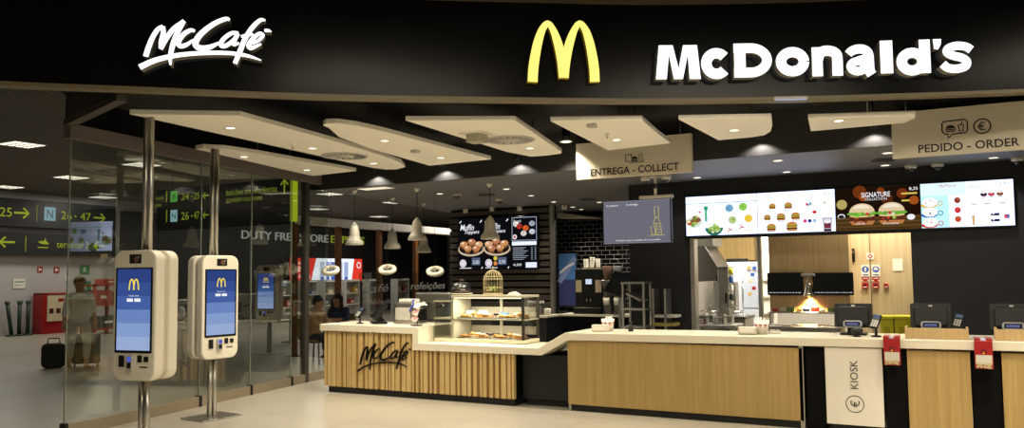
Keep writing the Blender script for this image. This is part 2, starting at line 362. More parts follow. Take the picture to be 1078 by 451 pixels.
# glass front: panes with a steel foot rail
joints = [5.25, 7.25, 8.27, 9.23, 10.25]
b = MB(mat('pole_dark', '#3b3732', .45)); b.box(-.05, -.05, 0, .05, .05, 3.17, .004); struct(b.build('trim_11', None, (GU(9.62)-.02, 9.62, 0), GANG))
RAIL = mat('foot_rail', '#a59a85', 0.4, 0.6)
for i, (v0, v1) in enumerate(zip(joints, joints[1:])):
    L = math.hypot(v1-v0, GU(v1)-GU(v0))
    b = MB(GLASS); b.box(0.006, -0.006, 0.1, L-0.006, 0.006, 3.17)
    w = struct(b.build('window_%d' % (i+1), None, (GU(v0), v0, 0), GANG))
    r = MB(RAIL); r.box(0.02, -0.03, 0.0, L-0.02, 0.03, 0.13, 0.004); r.build('foot_rail', w)
    e = MB(mat('glass_edge', '#8b9488', 0.2, 0.2)); e.box(-0.005, -0.007, 0.13, 0.005, 0.007, 3.17); e.build('glass_edge', w)
    c = MB(RUB); c.box(-0.02, -0.04, 0.0, 0.02, 0.04, 0.14); c.build('floor_clip', w)
# cafe rear wall: dark horizontal slats on a black board
b = MB(MATTE, DARKW); b.box(-9.55, 14.95, 0, -7.02, 15.05, 3.1); b.use(DARKW)
z = 0.0
while z < 3.02: b.box(-9.55, 14.88, z+0.015, -7.04, 14.95, z+0.115, 0.006, 1); z += 0.14
struct(b.build('wall_cafe'))
b = MB(STEEL); b.box(-7.05, 14.78, 0, -6.97, 14.88, 3.1, 0.006); struct(b.build('trim_7'))
BRICK = brickmat('black_bricks', '#0b0b0b', '#141414', '#6a6863', 0.20, 0.10, 0.006, 0.15, 'xz', 0.5, 0.8, 0.5)
b = MB(BRICK); b.box(-9.6, 17.0, 0, -4.4, 17.1, 3.1); struct(b.build('wall_brick'))
WEDG = mat('white_soffit_piece', '#d8d2c2', 0.6)
a0, a1, a2 = at(588, 218, v=16.7), at(631, 229.5, v=16.7), at(588, 230, v=16.7)
b = MB(WEDG); b.prism([(a0.x, min(a0.z, 3.09)), (a1.x, a1.z), (a2.x, a2.z)], 'y', 16.6, 17.0); struct(b.build('trim_8'))
# kitchen block: black front with a wide opening
KW = mat('kitchen_black', '#0b0c10', 0.55, noise=0.15, scale=2)
b = MB(KW); b.box(-4.43, 12.3, 0, -3.42, 12.42, 3.1); b.box(-0.34, 12.3, 0, 3.6, 12.42, 3.1); b.box(-3.42, 12.3, 2.19, -0.34, 12.42, 3.1); b.box(-3.42, 12.3, 0, -0.34, 12.42, 0.66)
struct(b.build('wall_front'))
b = MB(KW); b.box(-4.43, 12.42, 0, -4.31, 17.0, 3.2); struct(b.build('wall_left'))
b = MB(STEEL); b.box(-3.43, 12.26, 0.66, -3.36, 12.46, 2.20, 0.006); struct(b.build('trim_9'))
KT = mat('kitchen_tile', '#c9c4b8', 0.35, noise=0.05)
b = MB(KT); b.box(-4.31, 16.9, 0, 3.6, 17.0, 3.2); struct(b.build('wall_back'))
b = MB(KT); b.box(-4.31, 12.42, 0, -4.25, 16.9, 3.2); struct(b.build('wall_kitchen'))
b = MB(KT); b.box(3.6, 8.9, 0, 3.7, 17.0, 3.9); struct(b.build('wall_right'))
b = MB(WHITE); b.box(-4.31, 12.42, 3.2, 3.6, 17.0, 3.25); struct(b.build('ceiling_kitchen'))
# pale wood partition with service door at the back of the order side
b = MB(PALEW); b.box(-1.35, 14.2, 0, 0.9, 14.3, 2.9)
for px in (917, 963): x = at(px, 300, v=14.2).x; b.use(mat('joint_brown', '#6b5b40', 0.7)).box(x-0.006, 14.192, 0, x+0.006, 14.2, 2.9)
struct(b.build('wall_partition'))
# far concourse wall
FARW = mat('far_wall_grey', '#b1afab', 0.6, noise=0.05, scale=1)
b = MB(FARW); b.box(-25.0, -8, 0, -24.8, 40, 4.37); struct(b.build('wall_far'))
b = MB(mat('end_wall', '#55514b', .6)); b.box(-25.0, 39.8, 0, 8, 40, 4.37); struct(b.build('wall_end'))
STOREW = mat('store_dark', '#2e2c29', 0.5)
b = MB(STOREW); b.box(-24.8, 17.7, 0, -24.55, 38, 4.0); struct(b.build('wall_store'))

# ================================================================== SIGNS ON THE FASCIA
LETW = emit('letter_white', (1.0, 1.0, 1.0), 1.5); LETS = mat('letter_side', '#8d897c', 0.5); LETY = emit('letter_yellow', hx('#fff07a'), 1.25)
LETYS = mat('letter_yellow_side', '#c8a72a', 0.5)
def solid_stroke(mb, pts, w, y0, y1, face, side):
    mb.use(face); Lf, Rt = mb.stroke(pts, w, y0); mb.use(side); n = len(pts)
    for s_ in (Lf, Rt[::-1]):
        for a, c in zip(s_, s_[1:]): mb.face([(c[0], y0, c[1]), (a[0], y0, a[1]), (a[0], y1, a[1]), (c[0], y1, c[1])])
    for k in (0, -1): mb.face([(Lf[k][0], y0, Lf[k][1]), (Rt[k][0], y0, Rt[k][1]), (Rt[k][0], y1, Rt[k][1]), (Lf[k][0], y1, Lf[k][1])])
    return mb
def plane_map(o, ang):               # photograph pixel -> (x, z) in a vertical plane through o with heading ang
    n = Vector((math.sin(ang), -math.cos(ang), 0)); r = Vector((math.cos(ang), math.sin(ang), 0)); C0 = Vector((0, 0, EYE))
    def f(px, py):
        d = ray(px, py); t = (o-C0).dot(n)/d.dot(n); P = C0+d*t
        return ((P-o).dot(r), P.z)
    return f
CAFE = {  # handwriting as brush strokes: (points, width along)
 'letter_m': [([(80, 298), (98, 240), (125, 175), (158, 125), (190, 106)], (34, 34, 32, 30, 24)), ([(190, 106), (192, 150), (180, 205), (178, 248)], (26, 32, 34, 30)), ([(176, 252), (205, 195), (255, 125), (325, 72)], (26, 32, 32, 28)), ([(322, 72), (280, 150), (252, 225), (236, 300), (238, 352)], (30, 34, 34, 28, 14))],
 'letter_c': [([(392, 136), (362, 132), (318, 160), (288, 205), (300, 232), (340, 222), (384, 190)], (20, 28, 32, 34, 32, 28, 12))],
 'letter_c ': [([(612, 66), (585, 60), (510, 92), (430, 155), (395, 212), (420, 243), (480, 240), (556, 206)], (18, 30, 34, 38, 40, 40, 36, 14))],
 'letter_a': [([(668, 150), (625, 150), (575, 185), (556, 222), (580, 232), (625, 205), (662, 165)], (24, 28, 30, 32, 30, 28, 26)), ([(664, 152), (640, 200), (640, 222), (672, 212)], (28, 30, 26, 16))],
 'letter_f': [([(838, 68), (805, 68), (755, 115), (710, 185), (678, 262), (645, 342)], (14, 28, 32, 34, 34, 30)), ([(684, 172), (720, 163), (762, 158)], (20, 22, 18))],
 'letter_e': [([(742, 216), (788, 200), (822, 166), (802, 152), (764, 180), (733, 222), (748, 244), (812, 218)], (24, 24, 24, 26, 30, 32, 30, 14))],
 'accent': [([(832, 132), (858, 134), (876, 142)], (22, 22, 8))],
 'underline': [([(42, 366), (140, 322), (280, 290), (440, 276), (600, 276), (720, 292), (812, 322)], (40, 36, 32, 30, 28, 24, 8))],
}
def cafe_sign(parent, mp, depth, face, side, thin=1.0, y_front=0.0):
    k = (mp(100, 0)[0]-mp(0, 0)[0])/100.0
    for nm, strokes in CAFE.items():
        mb = MB(face, side)
        for j, (P, w) in enumerate(strokes):
            pts = [mp(*p) for p in spline(P, 6)]; ws = [x[0]*abs(k)*thin for x in spline([(v,) for v in w], 6)]
            solid_stroke(mb, pts, ws, y_front-0.0006*j, y_front+depth, face, side)
        mb.build(nm.strip(), parent)
P, ang = arc_hit(217)
n = Vector((math.sin(ang), -math.cos(ang), 0)); o = P+n*0.14
t = thing('cafe_sign', 'white glowing handwritten cafe lettering with underline on black fascia', 'sign', (o.x, o.y, 0), ang)
g = plane_map(o, ang); cafe_sign(t, lambda x, y: g(140+x/6.0125, 10+y/6.0125), 0.10, LETW, LETS)
for x in (180, 420, 690): q = g(140+x/6.0125, 10+215/6.0125); MB(MATTE).cyl((q[0], 0.09, q[1]), (q[0], 0.16, q[1]), 0.02).build('mounting_stud', t)
# yellow double arch
P, ang = arc_hit(594); n = Vector((math.sin(ang), -math.cos(ang), 0)); o = P+n*0.08
t = thing('arch_sign', 'yellow glowing double arch letter on centre of black fascia', 'sign', (o.x, o.y, 0), ang)
g = plane_map(o, ang); z5 = lambda x, y: g(540+x/5.01, 10+y/5.01)
arch = [(104, 382), (108, 310), (118, 240), (134, 165), (155, 105), (183, 73), (209, 102), (232, 160), (248, 220), (260, 290), (267, 360)]
ww = (52, 52, 50, 46, 38, 31, 34, 44, 48, 49, 50)
k = abs(z5(100, 0)[0]-z5(0, 0)[0])/100
for flip in (0, 1):
    mb = MB(LETY, LETYS); pts = [((536-x) if flip else x, y) for x, y in arch]
    pts = [z5(*p) for p in spline(pts, 5)]; ws = [x[0]*k for x in spline([(v,) for v in ww], 5)]
    solid_stroke(mb, pts, ws, -0.0008*flip, 0.07, LETY, LETYS); mb.build('arch', t)
b = MB(MATTE); q = z5(268, 330); b.cyl((q[0], 0.05, q[1]), (q[0], 0.10, q[1]), 0.02); b.build('mounting_stud', t)
# block letters of the restaurant name; each letter stands on the arc
P0, ang0 = arc_hit(857)
t = thing('name_sign', 'white glowing restaurant name in heavy block letters on black fascia', 'sign', (P0.x, P0.y, 0), 0)
# each glyph: strokes (points in the letter's own 0..1 box, widths in photograph pixels)
def oval(cx, cy, rx, ry, a0=0, a1=360, n=28): return [(cx+rx*math.cos(math.radians(a0+(a1-a0)*i/n)), cy+ry*math.sin(math.radians(a0+(a1-a0)*i/n))) for i in range(n+1)]
LET = [('M', 690.5, 737, 47.5, 83.5, None),
 ('c', 739, 769.5, 50.5, 83.5, [(oval(.50, .5, .34, .335, 40, 320), 11.5)]),
 ('D', 773, 813.5, 45.5, 81.5, [([(.155, 0), (.155, 1)], 12.6), ([(.0, .865), (.42, .865)]+oval(.42, .5, .42, .365, 82, -82, 20)+[(.42, .135), (.0, .135)], 10.8)]),
 ('o', 817, 851.5, 49.5, 80.5, [(oval(.5, .5, .34, .335), 11.5)]),
 ('n', 855, 887, 48, 80.5, [([(.18, 0), (.18, .97)], 11.6), ([(.2, .55), (.24, .72), (.38, .83), (.58, .835), (.75, .76), (.815, .6), (.815, 0)], 11.6)]),
 ('a', 890, 922.5, 46.5, 79.5, [([(.12, .70), (.22, .80), (.42, .86), (.62, .83), (.73, .70), (.75, .45), (.76, .14), (.83, .0)], [9, 10, 10.5, 10.5, 11, 11, 11, 11]), (oval(.40, .29, .22, .165), 9.5), ([(.4, .51), (.56, .55), (.72, .6)], 7)]),
 ('l', 926.5, 940, 42.5, 77.5, [([(.5, 0), (.5, 1)], 12.8)]),
 ('d', 944, 979, 41.5, 78, [(oval(.46, .355, .30, .265), 11.5), ([(.83, 0), (.83, 1)], 12)]),
 ("'", 982, 991, 41, 52, [([(.35, 0), (.5, .5), (.5, 1)], [4.5, 8, 9])]),
 ('s', 992, 1023, 43.5, 77, [([(.97, .72), (.80, .83), (.50, .875), (.24, .80), (.19, .67), (.36, .56), (.64, .48), (.80, .36), (.76, .20), (.50, .125), (.20, .16), (.03, .30)], 9.6)])]
for ch, xa, xb, ya, yb, strokes in LET:
    P, ang = arc_hit((xa+xb)/2); n = Vector((math.sin(ang), -math.cos(ang), 0)); o = P+n*0.13
    g = plane_map(o, ang); x0, z0 = g(xa, yb); x1, z1 = g(xb, ya); k = (x1-x0)/(xb-xa)
    mb = MB(LETW, LETS)
    if strokes is None:     # the M as one heavy outline
        pl = [(0, 0), (.24, 0), (.30, .72), (.40, 0), (.60, 0), (.72, .72), (.75, 0), (1, 0), (.93, 1), (.62, 1), (.51, .30), (.39, 1), (.08, 1)]
        pl = [(x0+a*(x1-x0), z0+c*(z1-z0)) for a, c in pl]
        for q in ((0, 1, 2, 11, 12), (2, 3, 4, 5, 10), (2, 10, 11), (5, 8, 9, 10), (5, 6, 7, 8)): mb.face([(pl[i][0], 0, pl[i][1]) for i in q])
        mb.use(LETS)
        for a, c in zip(pl, pl[1:]+pl[:1]): mb.face([(c[0], 0, c[1]), (a[0], 0, a[1]), (a[0], .09, a[1]), (c[0], .09, c[1])])
    else:
        for j, (pts, w) in enumerate(strokes):
            pts = [(x0+a*(x1-x0), z0+c*(z1-z0)) for a, c in pts]
            if len(pts) > 3 and len(pts) < 20:
                if isinstance(w, list): w = [q[0] for q in spline([(q,) for q in w], 4)]
                pts = spline(pts, 4)
            solid_stroke(mb, pts, [q*k*.93 for q in w] if isinstance(w, list) else w*k*.93, -0.0007*j, 0.09, LETW, LETS)
    lt = mb.build('letter', t, o-P0, ang)
    zc = z0+(z1-z0)*(.14 if ch != "'" else .5); xc = x0+(x1-x0)*(.5 if ch not in 'Mn' else .17)
    MB(MATTE).cyl((xc, 0.07, zc), (xc, 0.14, zc), 0.012).build('mounting_stud', lt)
# small lit strip under the fascia lip
P, ang = arc_hit(830); o = P+Vector((math.sin(ang), -math.cos(ang), 0))*0.03
b = MB(LGREY, glow('#b9bfe0', 0.8)); b.box(-0.16, -0.012, 3.335, 0.16, 0.012, 3.365); b.use(glow('#b9bfe0', 0.8)).box(-0.15, -0.014, 3.331, 0.15, 0.010, 3.338)
tag(b.build('strip_light', None, (o.x, o.y, 0), ang), 'small bluish strip light on the lip under the block letters', 'light')

# ================================================================== CEILING RAFTS
SPOTL = emit('lamp_face', hx('#fff3d8'), 4.0)
def lensdown(mb, x, y, z, r=0.05):
    mb.use(WHITE).lathe([(r*1.25, 0), (r*1.25, -0.008), (r, -0.008), (r*0.95, 0.0)], (x, y, z), 20)
    mb.use(SPOTL).lathe([(r, -0.003), (0, -0.003)], (x, y, z), 20)
def disc_vent(mb, x, y, z, r=0.30):
    mb.use(mat('vent_grey', '#c4c1b8', 0.4)).lathe([(r, 0), (r, -0.012), (r*0.9, -0.016), (r*0.9, -0.006), (0, -0.006)], (x, y, z), 32)
    mb.lathe([(r*0.36, -0.006), (r*0.36, -0.016), (0, -0.018)], (x, y, z), 24)
    for k in range(16):
        a = 2*PI*k/16; c, s_ = math.cos(a), math.sin(a); w = 0.35
        mb.use(MATTE).face([(x+q*math.cos(t), y+q*math.sin(t), z-0.0075) for q, t in ((r*.42, a-.025), (r*.42, a+.025), (r*.86, a+.05), (r*.86, a-.05))])
ZR = 3.22
LAMPN = 34
rafts = [
 ('widest white ceiling raft with angled front and round vent, beside glass front', [(-6.74, 4.89), (-5.91, 5.48), (-6.13, 7.22), (-6.31, 8.18), (-6.50, 8.9), (-6.72, 9.3), (-6.95, 9.42), (-7.10, 9.36), (-7.16, 9.11), (-7.03, 7.92)], [(242.7, 134.6), (329, 156), (393, 172)], [(363, 164)], [(308, 152)], []),
 ('narrow white ceiling raft hanging along the glass wall head', [(-7.90, 6.63), (-7.76, 6.62), (-7.60, 6.80), (-7.54, 7.3), (-7.55, 8.2), (-7.57, 9.25), (-8.50, 9.35), (-8.42, 8.9)], [(257, 165), (323, 179)], [], [], []),
 ('white ceiling raft with rounded front end and one square sensor', [(-5.61, 6.40), (-5.57, 6.27), (-5.47, 6.20), (-5.36, 6.24), (-5.28, 6.45), (-5.25, 6.85), (-5.26, 7.5), (-5.28, 8.4), (-5.29, 9.29), (-6.34, 9.36), (-6.11, 7.78), (-5.89, 6.9)], [(405, 148), (464, 166)], [], [], [(437, 158)]),
 ('white ceiling raft with round vent and square grille', [(-4.69, 6.50), (-3.74, 7.07), (-4.20, 9.20), (-4.27, 9.33), (-4.48, 9.38), (-4.72, 9.36), (-4.80, 8.84)], [(558, 156)], [(536, 147)], [], [(502, 141)]),
 ('white ceiling raft in front of the collection sign board', [(-3.45, 7.29), (-2.62, 7.72), (-2.72, 8.5), (-2.80, 9.29), (-3.65, 9.40)], [(649, 147)], [], [(639, 141)], [(623, 131)]),
 ('short white ceiling raft with curved corner, before the blue-lit soffit', [(-2.29, 7.89), (-1.45, 8.30), (-1.52, 8.75), (-1.60, 9.1), (-1.71, 9.32), (-1.88, 9.38), (-2.25, 9.38)], [(773, 137)], [], [], []),
 ('small white ceiling raft overlapping the order sign board', [(-1.13, 8.54), (-0.16, 8.93), (-0.17, 9.1), (-0.27, 9.33), (-1.21, 9.33)], [(883, 127)], [], [], []),
]
for lab, poly, dl, dv, sp, bx in rafts:
    cx, cy = sum(p[0] for p in poly)/len(poly), sum(p[1] for p in poly)/len(poly)
    t = thing('ceiling_raft', lab, 'ceiling panel', (cx, cy, ZR), 0, 'white ceiling rafts')
    b = MB(CREAM); b.prism([(x-cx, y-cy) for x, y in poly], 'z', 0, 0.05, 0.004); b.build('panel', t)
    for dy in (0.3, -0.3): MB(DSTEEL).cyl((0, dy, 0.05), (0, dy, 0.40), 0.006, n=8).build('hanger_rod', t)
    for px in dl:
        q = at(*px, z=ZR); b = MB(WHITE); lensdown(b, q.x-cx, q.y-cy, 0); b.build('downlight', t); spot(q.x, q.y, ZR-0.03, LAMPN, 120)
    for px in dv: q = at(*px, z=ZR); b = MB(WHITE); disc_vent(b, q.x-cx, q.y-cy, 0); b.build('round_vent', t)
    for px in sp: q = at(*px, z=ZR); b = MB(CHROME); b.cyl((q.x-cx, q.y-cy, 0), (q.x-cx, q.y-cy, -0.05), 0.008); b.lathe([(0.02, -0.05), (0, -0.056)], (q.x-cx, q.y-cy, 0)); b.lathe([(0.03, 0), (0.02, -0.01)], (q.x-cx, q.y-cy, 0)); b.build('sprinkler', t)
    for px in bx:
        q = at(*px, z=ZR)
        if px[0] == 502:
            b = MB(mat('grille_grey', '#a9a796', 0.6)); b.box(q.x-cx-.09, q.y-cy-.09, -0.10, q.x-cx+.09, q.y-cy+.09, 0, 0.008); b.use(WHITE).box(q.x-cx-.15, q.y-cy-.15, -0.008, q.x-cx+.15, q.y-cy+.15, 0); b.build('square_grille', t)
        else:
            b = MB(LGREY); b.box(q.x-cx-.045, q.y-cy-.045, -0.035, q.x-cx+.045, q.y-cy+.045, 0, 0.008); b.build('sensor', t)
# bulkhead wall washers (small black cans under the black ceiling)
for px, lab in ((398, 'behind the widest raft'), (470, 'behind the rounded raft'), (548, 'behind the vent and grille raft'), (803, 'behind the short curved raft'), (922, 'beside the order sign board')):
    x = at(px, 180, v=10.0).x; zz = 3.33
    b = MB(BLACK); b.lathe([(0.03, zz+0.03), (0.035, zz-0.05), (0.028, zz-0.05), (0.02, zz)], (0, 0, 0), 16); b.use(SPOTL).lathe([(0.027, zz-0.04), (0, zz-0.04)], (0, 0, 0), 16)
    b.use(BLACK).cyl((0, 0, zz+0.03), (0, 0, 3.62), 0.01)
    tag(b.build('wall_washer', None, (x, 9.89, 0)), 'small black wall washer lamp by the bulkhead, '+lab, 'lamp', 'bulkhead wall washers')
    spot(x, 9.89, zz-0.055, 9, 134, NEUT, 0.45, 0.015)
# ================================================================== COUNTER
CV = 8.95
# continuous worktop: a profile with the cafe step and the ramp, drawn through to the back
prof = [(-7.95, .975), (-6.33, .965), (-6.33, .755), (-4.42, .748), (-4.06, .945), (-1.3, .965), (0.5, .975), (1.9, .98), (1.9, .89), (0.5, .885), (-1.3, .875), (-4.02, .855), (-4.38, .658), (-6.23, .655), (-6.24, .67), (-6.24, .865), (-7.95, .88)]
prof = [(-7.95, .975), (-6.22, .965), (-6.22, .755), (-4.42, .748), (-4.06, .945), (-1.3, .965), (0.5, .975), (1.9, .98), (1.9, .89), (0.5, .885), (-1.3, .875), (-4.02, .855), (-4.38, .658), (-6.32, .655), (-6.32, .872), (-7.95, .88)]
def quadprism(mb, quads, y0, y1):
    for q in quads: mb.prism(q, 'y', y0, y1)
P_ = prof
b = MB(TOPM)
ts = bmesh.new()
b.prism(P_, 'y', 8.90, 9.72, 0.006, 2)
tag(b.build('worktop'), 'long cream stone worktop stepping down and ramping up along the whole counter', 'worktop')
def WT(x):      # worktop height at x
    p = [(-7.95, .975), (-6.22, .965), (-6.2199, .755), (-4.42, .748), (-4.06, .945), (-1.3, .965), (0.5, .975), (1.9, .98)]
    for a, c in zip(p, p[1:]):
        if a[0] <= x <= c[0]: return a[1]+(c[1]-a[1])*(x-a[0])/(c[0]-a[0])+.0015
def counter_unit(name, lab, x0, x1, front, z1, v=CV, depth=0.6, z0=0.09, slats=False, plinth=True, ztop2=None, group=None):
    w = x1-x0; t = thing(name, lab, 'counter', (x0, v, 0), 0, group)
    MB(MATTE).box(0.01, 0.05, z0, w-0.01, depth, z1-0.012).build('carcass', t)
    if slats:
        b = MB(SLAT_SHADE, SLAT); x = 0.0; rr = random.Random(3)
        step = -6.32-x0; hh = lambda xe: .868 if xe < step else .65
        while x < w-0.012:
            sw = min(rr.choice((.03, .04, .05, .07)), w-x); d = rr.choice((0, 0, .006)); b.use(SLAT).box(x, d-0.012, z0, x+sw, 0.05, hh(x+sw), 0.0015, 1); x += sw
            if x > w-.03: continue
            sw = min(rr.choice((.015, .02, .035, .05)), w-x); d = rr.choice((.03, .035)); b.use(SLAT_SHADE).box(x, d, z0, x+sw, 0.05, hh(x+sw)); x += sw  # gaps take a darker wood, painting in the shade between ribs
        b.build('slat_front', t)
    elif front: MB(front).box(0.003, 0, z0-0.01, w-0.003, 0.05, z1-0.008, 0.002, 1).build('front_panel', t)
    if plinth: MB(RUB).box(0.05, 0.035, 0, w-0.02, depth, z0).build('plinth', t)
    return t
ct = counter_unit('cafe_counter', 'cafe counter with vertical wood slats of uneven depth and black script', -7.90, -4.79, None, 0.66, slats=True)
# black script on the slats
def cm(x, y):
    X, Y = 130+(x-40)*(425/835.0), 382-(366-y)*(222/300.0); q = at(360+X/7.52, 340+Y/7.52, v=CV); return q.x+7.90, q.z
lt = MB(BLACK); 
for nm, strokes in CAFE.items():
    mb = MB(BLACK)
    for j, (P, w) in enumerate(strokes):
        pts = [cm(*p) for p in spline(P, 6)]; kk = 0.001
        solid_stroke(mb, pts, [x[0]*0.00066 for x in spline([(v,) for v in w], 6)], -0.03-0.0005*j, -0.008, BLACK, BLACK)
    mb.build(('script_'+nm).strip(), ct)
counter_unit('recessed_counter', 'black counter base under the lowest stretch of worktop, set back', -4.76, -4.07, KW, 0.65, v=9.12, depth=0.45)
cu = counter_unit('wood_counter', 'widest plain oak veneer counter front on a black plinth', -4.05, -1.32, OAK, 0.856)
MB(STEEL).box(0.0, 0.02, 0, 0.035, 0.06, 0.09).build('steel_foot', cu)
MB(STEEL).box(2.69, 0.0, 0, 2.735, 0.03, 0.89).build('steel_edge', cu)
counter_unit('filler_panel', 'black filler panel between widest oak front and kiosk panel', -1.30, -1.11, MATTE, 0.87, v=8.99, plinth=False, z0=0.01)
ku = counter_unit('kiosk_panel_unit', 'white counter front with euro circle and KIOSK written sideways', -1.10, -0.55, WHITE, 0.875, v=8.93)
kb = MB(GREY); q = at(899, 387, v=8.92)
kb.text('KIOSK', 0, 0, 0.105, 0, 0.001, 0.0, 'LEFT', Matrix.Rotation(-PI/2, 4, 'Y'))
o = kb.build('lettering', ku, (at(903.5, 411, v=8.92).x+1.10, -0.003, at(903.5, 411, v=8.92).z))
q = at(900, 426, v=8.92); kb = MB(GREY); kb.ring(0, 0, 0.088, 0.008, 0, 40)
kb.text('€', 0, 0, 0.12, 0, 0.001, 0.0, 'LEFT', Matrix.Translation((0.045, 0, -0.035)) @ Matrix.Rotation(-PI/2, 4, 'Y'))
kb.build('euro_mark', ku, (q.x+1.10, -0.003, q.z))
counter_unit('filler_panel', 'black filler panel behind the red box beside the kiosk panel', -0.54, -0.335, MATTE, 0.87, v=8.99, plinth=False, z0=0.01)
counter_unit('wood_counter', 'oak counter front with the wooden till screen above it', -0.33, 0.225, OAK, 0.87)
counter_unit('filler_panel', 'black filler panel between the oak fronts, under the second red box', 0.23, 0.475, MATTE, 0.87, v=8.99, plinth=False, z0=0.01)
counter_unit('wood_counter', 'oak counter front cut off by the edge of the picture', 0.48, 1.3, OAK, 0.87)
counter_unit('filler_panel', 'black counter end beyond the last oak front', 1.31, 1.85, MATTE, 0.87, v=8.99, plinth=False, z0=0.01)

# ------------------------------------------------------------------ things on the order counter
def riser(lab, x0, x1, z0):
    t = thing('till_screen_board', lab, 'screen board', ((x0+x1)/2, 9.0, WT(min(x1, 1.85))), 0, 'low wooden boards before the tills'); w = (x1-x0)/2
    MB(OAKL).box(-w, 0, 0, w, 0.018, 0.105, 0.002).build('front_board', t)
    for s_ in (-1, 1): MB(OAKL).box(s_*w-(0.018 if s_ > 0 else 0), 0.019, 0, s_*w+(0 if s_ > 0 else 0.018), 0.22, 0.115, 0.002).build('side_board', t)
riser('low wooden board shielding the till above the narrower whole oak front', at(953, 357, v=9.0).x, at(1020, 357, v=9.0).x, .974)
riser('low wooden board at the picture edge above the cut-off oak front', at(1048, 357, v=9.0).x, at(1048, 357, v=9.0).x+.56, .976)
def redbox(lab, px):
    x = at(px, 365, v=8.86).x; t = thing('donation_box', lab, 'donation box', (x, 8.83, 0.70), 0, 'red collection boxes'); w = 0.075
    MB(RED).box(-w, -0.03, 0.02, w, 0.05, 0.285, 0.004).build('box_body', t)
    MB(RED).box(-w, -0.03, 0.285, -0.022, 0.17, 0.305, 0.003).build('top_flap', t); MB(RED).box(0.022, -0.03, 0.285, w, 0.17, 0.305, 0.003).build('top_flap', t)
    MB(mat('lilac_slot', '#b9b4d8', 0.4)).box(-0.022, -0.025, 0.285, 0.022, 0.16, 0.296).build('slot', t)
    b = MB(mat('clear_front', '#c9c4b8', 0.15)); b.rect(-w+.008, 0.06, w-.008, 0.15, -0.031)
    b.use(BRASS)
    random.seed(px)
    for k in range(40): b.disc(random.uniform(-w+.016, w-.016), random.uniform(0.03, 0.075), 0.008, -0.0315-0.0001*k, n=10)
    b.use(mat('dark_red', '#4a0d0c', 0.5)).ring(0, 0.18, 0.026, 0.012, -0.0312); b.use(mat('amber', '#e59a1f', 0.4)).disc(0, 0.165, 0.009, -0.0316)
    b.build('front_window', t)
redbox('red coin collection box hanging beside the white kiosk panel', 939); redbox('red coin collection box hanging between the two oak fronts', 1035)
def till(lab, px, v, zt, head=True, gap=True):
    x = at(px, 340, v=v).x
    t = thing('till_terminal', lab, 'till', (x, v, max(WT(x-.13), WT(x+.13))), 0, 'black order tills')
    MB(PLAST).box(-0.13, -0.02, 0, 0.13, 0.2, 0.02, 0.006).build('foot', t)
    MB(PLAST).prism([(0.02, 0.02), (0.11, 0.02), (0.06, 0.16), (0.03, 0.16)], 'x', -0.06, 0.06).build('neck', t)
    b = MB(PLAST); M = Matrix.Translation((0, 0.03, 0.215)) @ Matrix.Rotation(-0.22, 4, 'X')
    b.xf(M); b.prism(rrect(0.38, 0.26, 0.02), 'y', 0.01, 0.05, 0.006); b.prism(rrect(0.31, 0.2, 0.03, cz=-.01), 'y', -0.03, 0.012, 0.01)
    b.use(LGREY).rect(-0.018, 0.095, 0.018, 0.112, 0.009); b.build('screen_housing', t)
    b = MB(mat('pale_bezel', '#9b9ca3', 0.35)); b.xf(Matrix.Translation((0, -0.05, 0.12)) @ Matrix.Rotation(-0.15, 4, 'X'))
    b.prism(rrect(0.19, 0.075, 0.03), 'y', -0.02, 0.03, 0.008)
    b.use(BLACK).rect(-0.075, -0.024, 0.075, 0.024, -0.0215); b.use(glow('#8f96d0', 0.4)).rect(-0.06, -0.014, 0.055, 0.012, -0.022); b.build('customer_display', t)
    return t
till('black till above the white kiosk panel, its display unshielded', 898, 9.35, .962)
till('black till rising behind the wooden board of the whole oak front', 980, 9.35, .972)
till('black till cut off by the picture edge', 1066, 9.35, .975)
def card_reader(lab, px, py, v, zt, grp='card readers on stands'):
    x = at(px, py, v=v).x; t = thing('card_reader', lab, 'card reader', (x, v, WT(x+.05)), 0, grp)
    MB(RUB).lathe([(0, 0), (.05, 0), (.05, .012), (.015, .02), (.013, .12), (0, .12)]).build('stand', t)
    b = MB(PLAST); b.xf(Matrix.Translation((0, 0, 0.16)) @ Matrix.Rotation(-0.7, 4, 'X') @ Matrix.Rotation(0.25, 4, 'Y'))
    b.box(-0.042, -0.015, -0.09, 0.042, 0.02, 0.09, 0.012); b.use(glow('#8f9fc0', .35)).rect(-0.032, 0.03, 0.032, 0.07, -0.0155)
    b.use(LGREY)
    for i in range(3):
        for j in range(4): b.rect(-0.03+i*.022, -0.075+j*.022, -0.014+i*.022, -0.06+j*.022, -0.0155)
    b.build('terminal', t); return t
card_reader('black card reader on a stand beside the unshielded till', 922, 345, 9.15, .964)
card_reader('black card reader on a stand beside the shielded till', 1009, 345, 9.45, .974)
b = MB(RUB); b.xf(Matrix.Rotation(0.0, 4, 'Z')); b.lathe([(0, .0), (.04, .0), (.04, .008), (.012, .014), (.012, .03), (.055, .035), (.062, .06), (.055, .085), (0, .095)], n=20, sy=.7)
tag(b.build('barcode_puck', None, (at(902, 352, v=9.1).x, 9.12, WT(at(902, 352, v=9.1).x+.06))), 'small round black scanner puck before the unshielded till', 'scanner')
CUPM = mat('paper_cup', '#ece3d6', 0.6); NAP = mat('napkin_white', '#f1ece0', 0.8)
def napkins(lab, px, py, zt, v=9.15):
    x = at(px, py, v=v).x; t = thing('napkin_holder', lab, 'napkin holder', (x, v, WT(x+.1)), 0, 'white napkin holders')
    MB(mat('holder_white', '#d9d2c2', .4)).box(-0.10, -0.05, 0, 0.10, 0.05, 0.085, 0.012).build('holder', t)
    MB(NAP).box(-0.08, -0.054, 0.02, 0.08, 0.0, 0.06, 0.004).build('napkins', t)
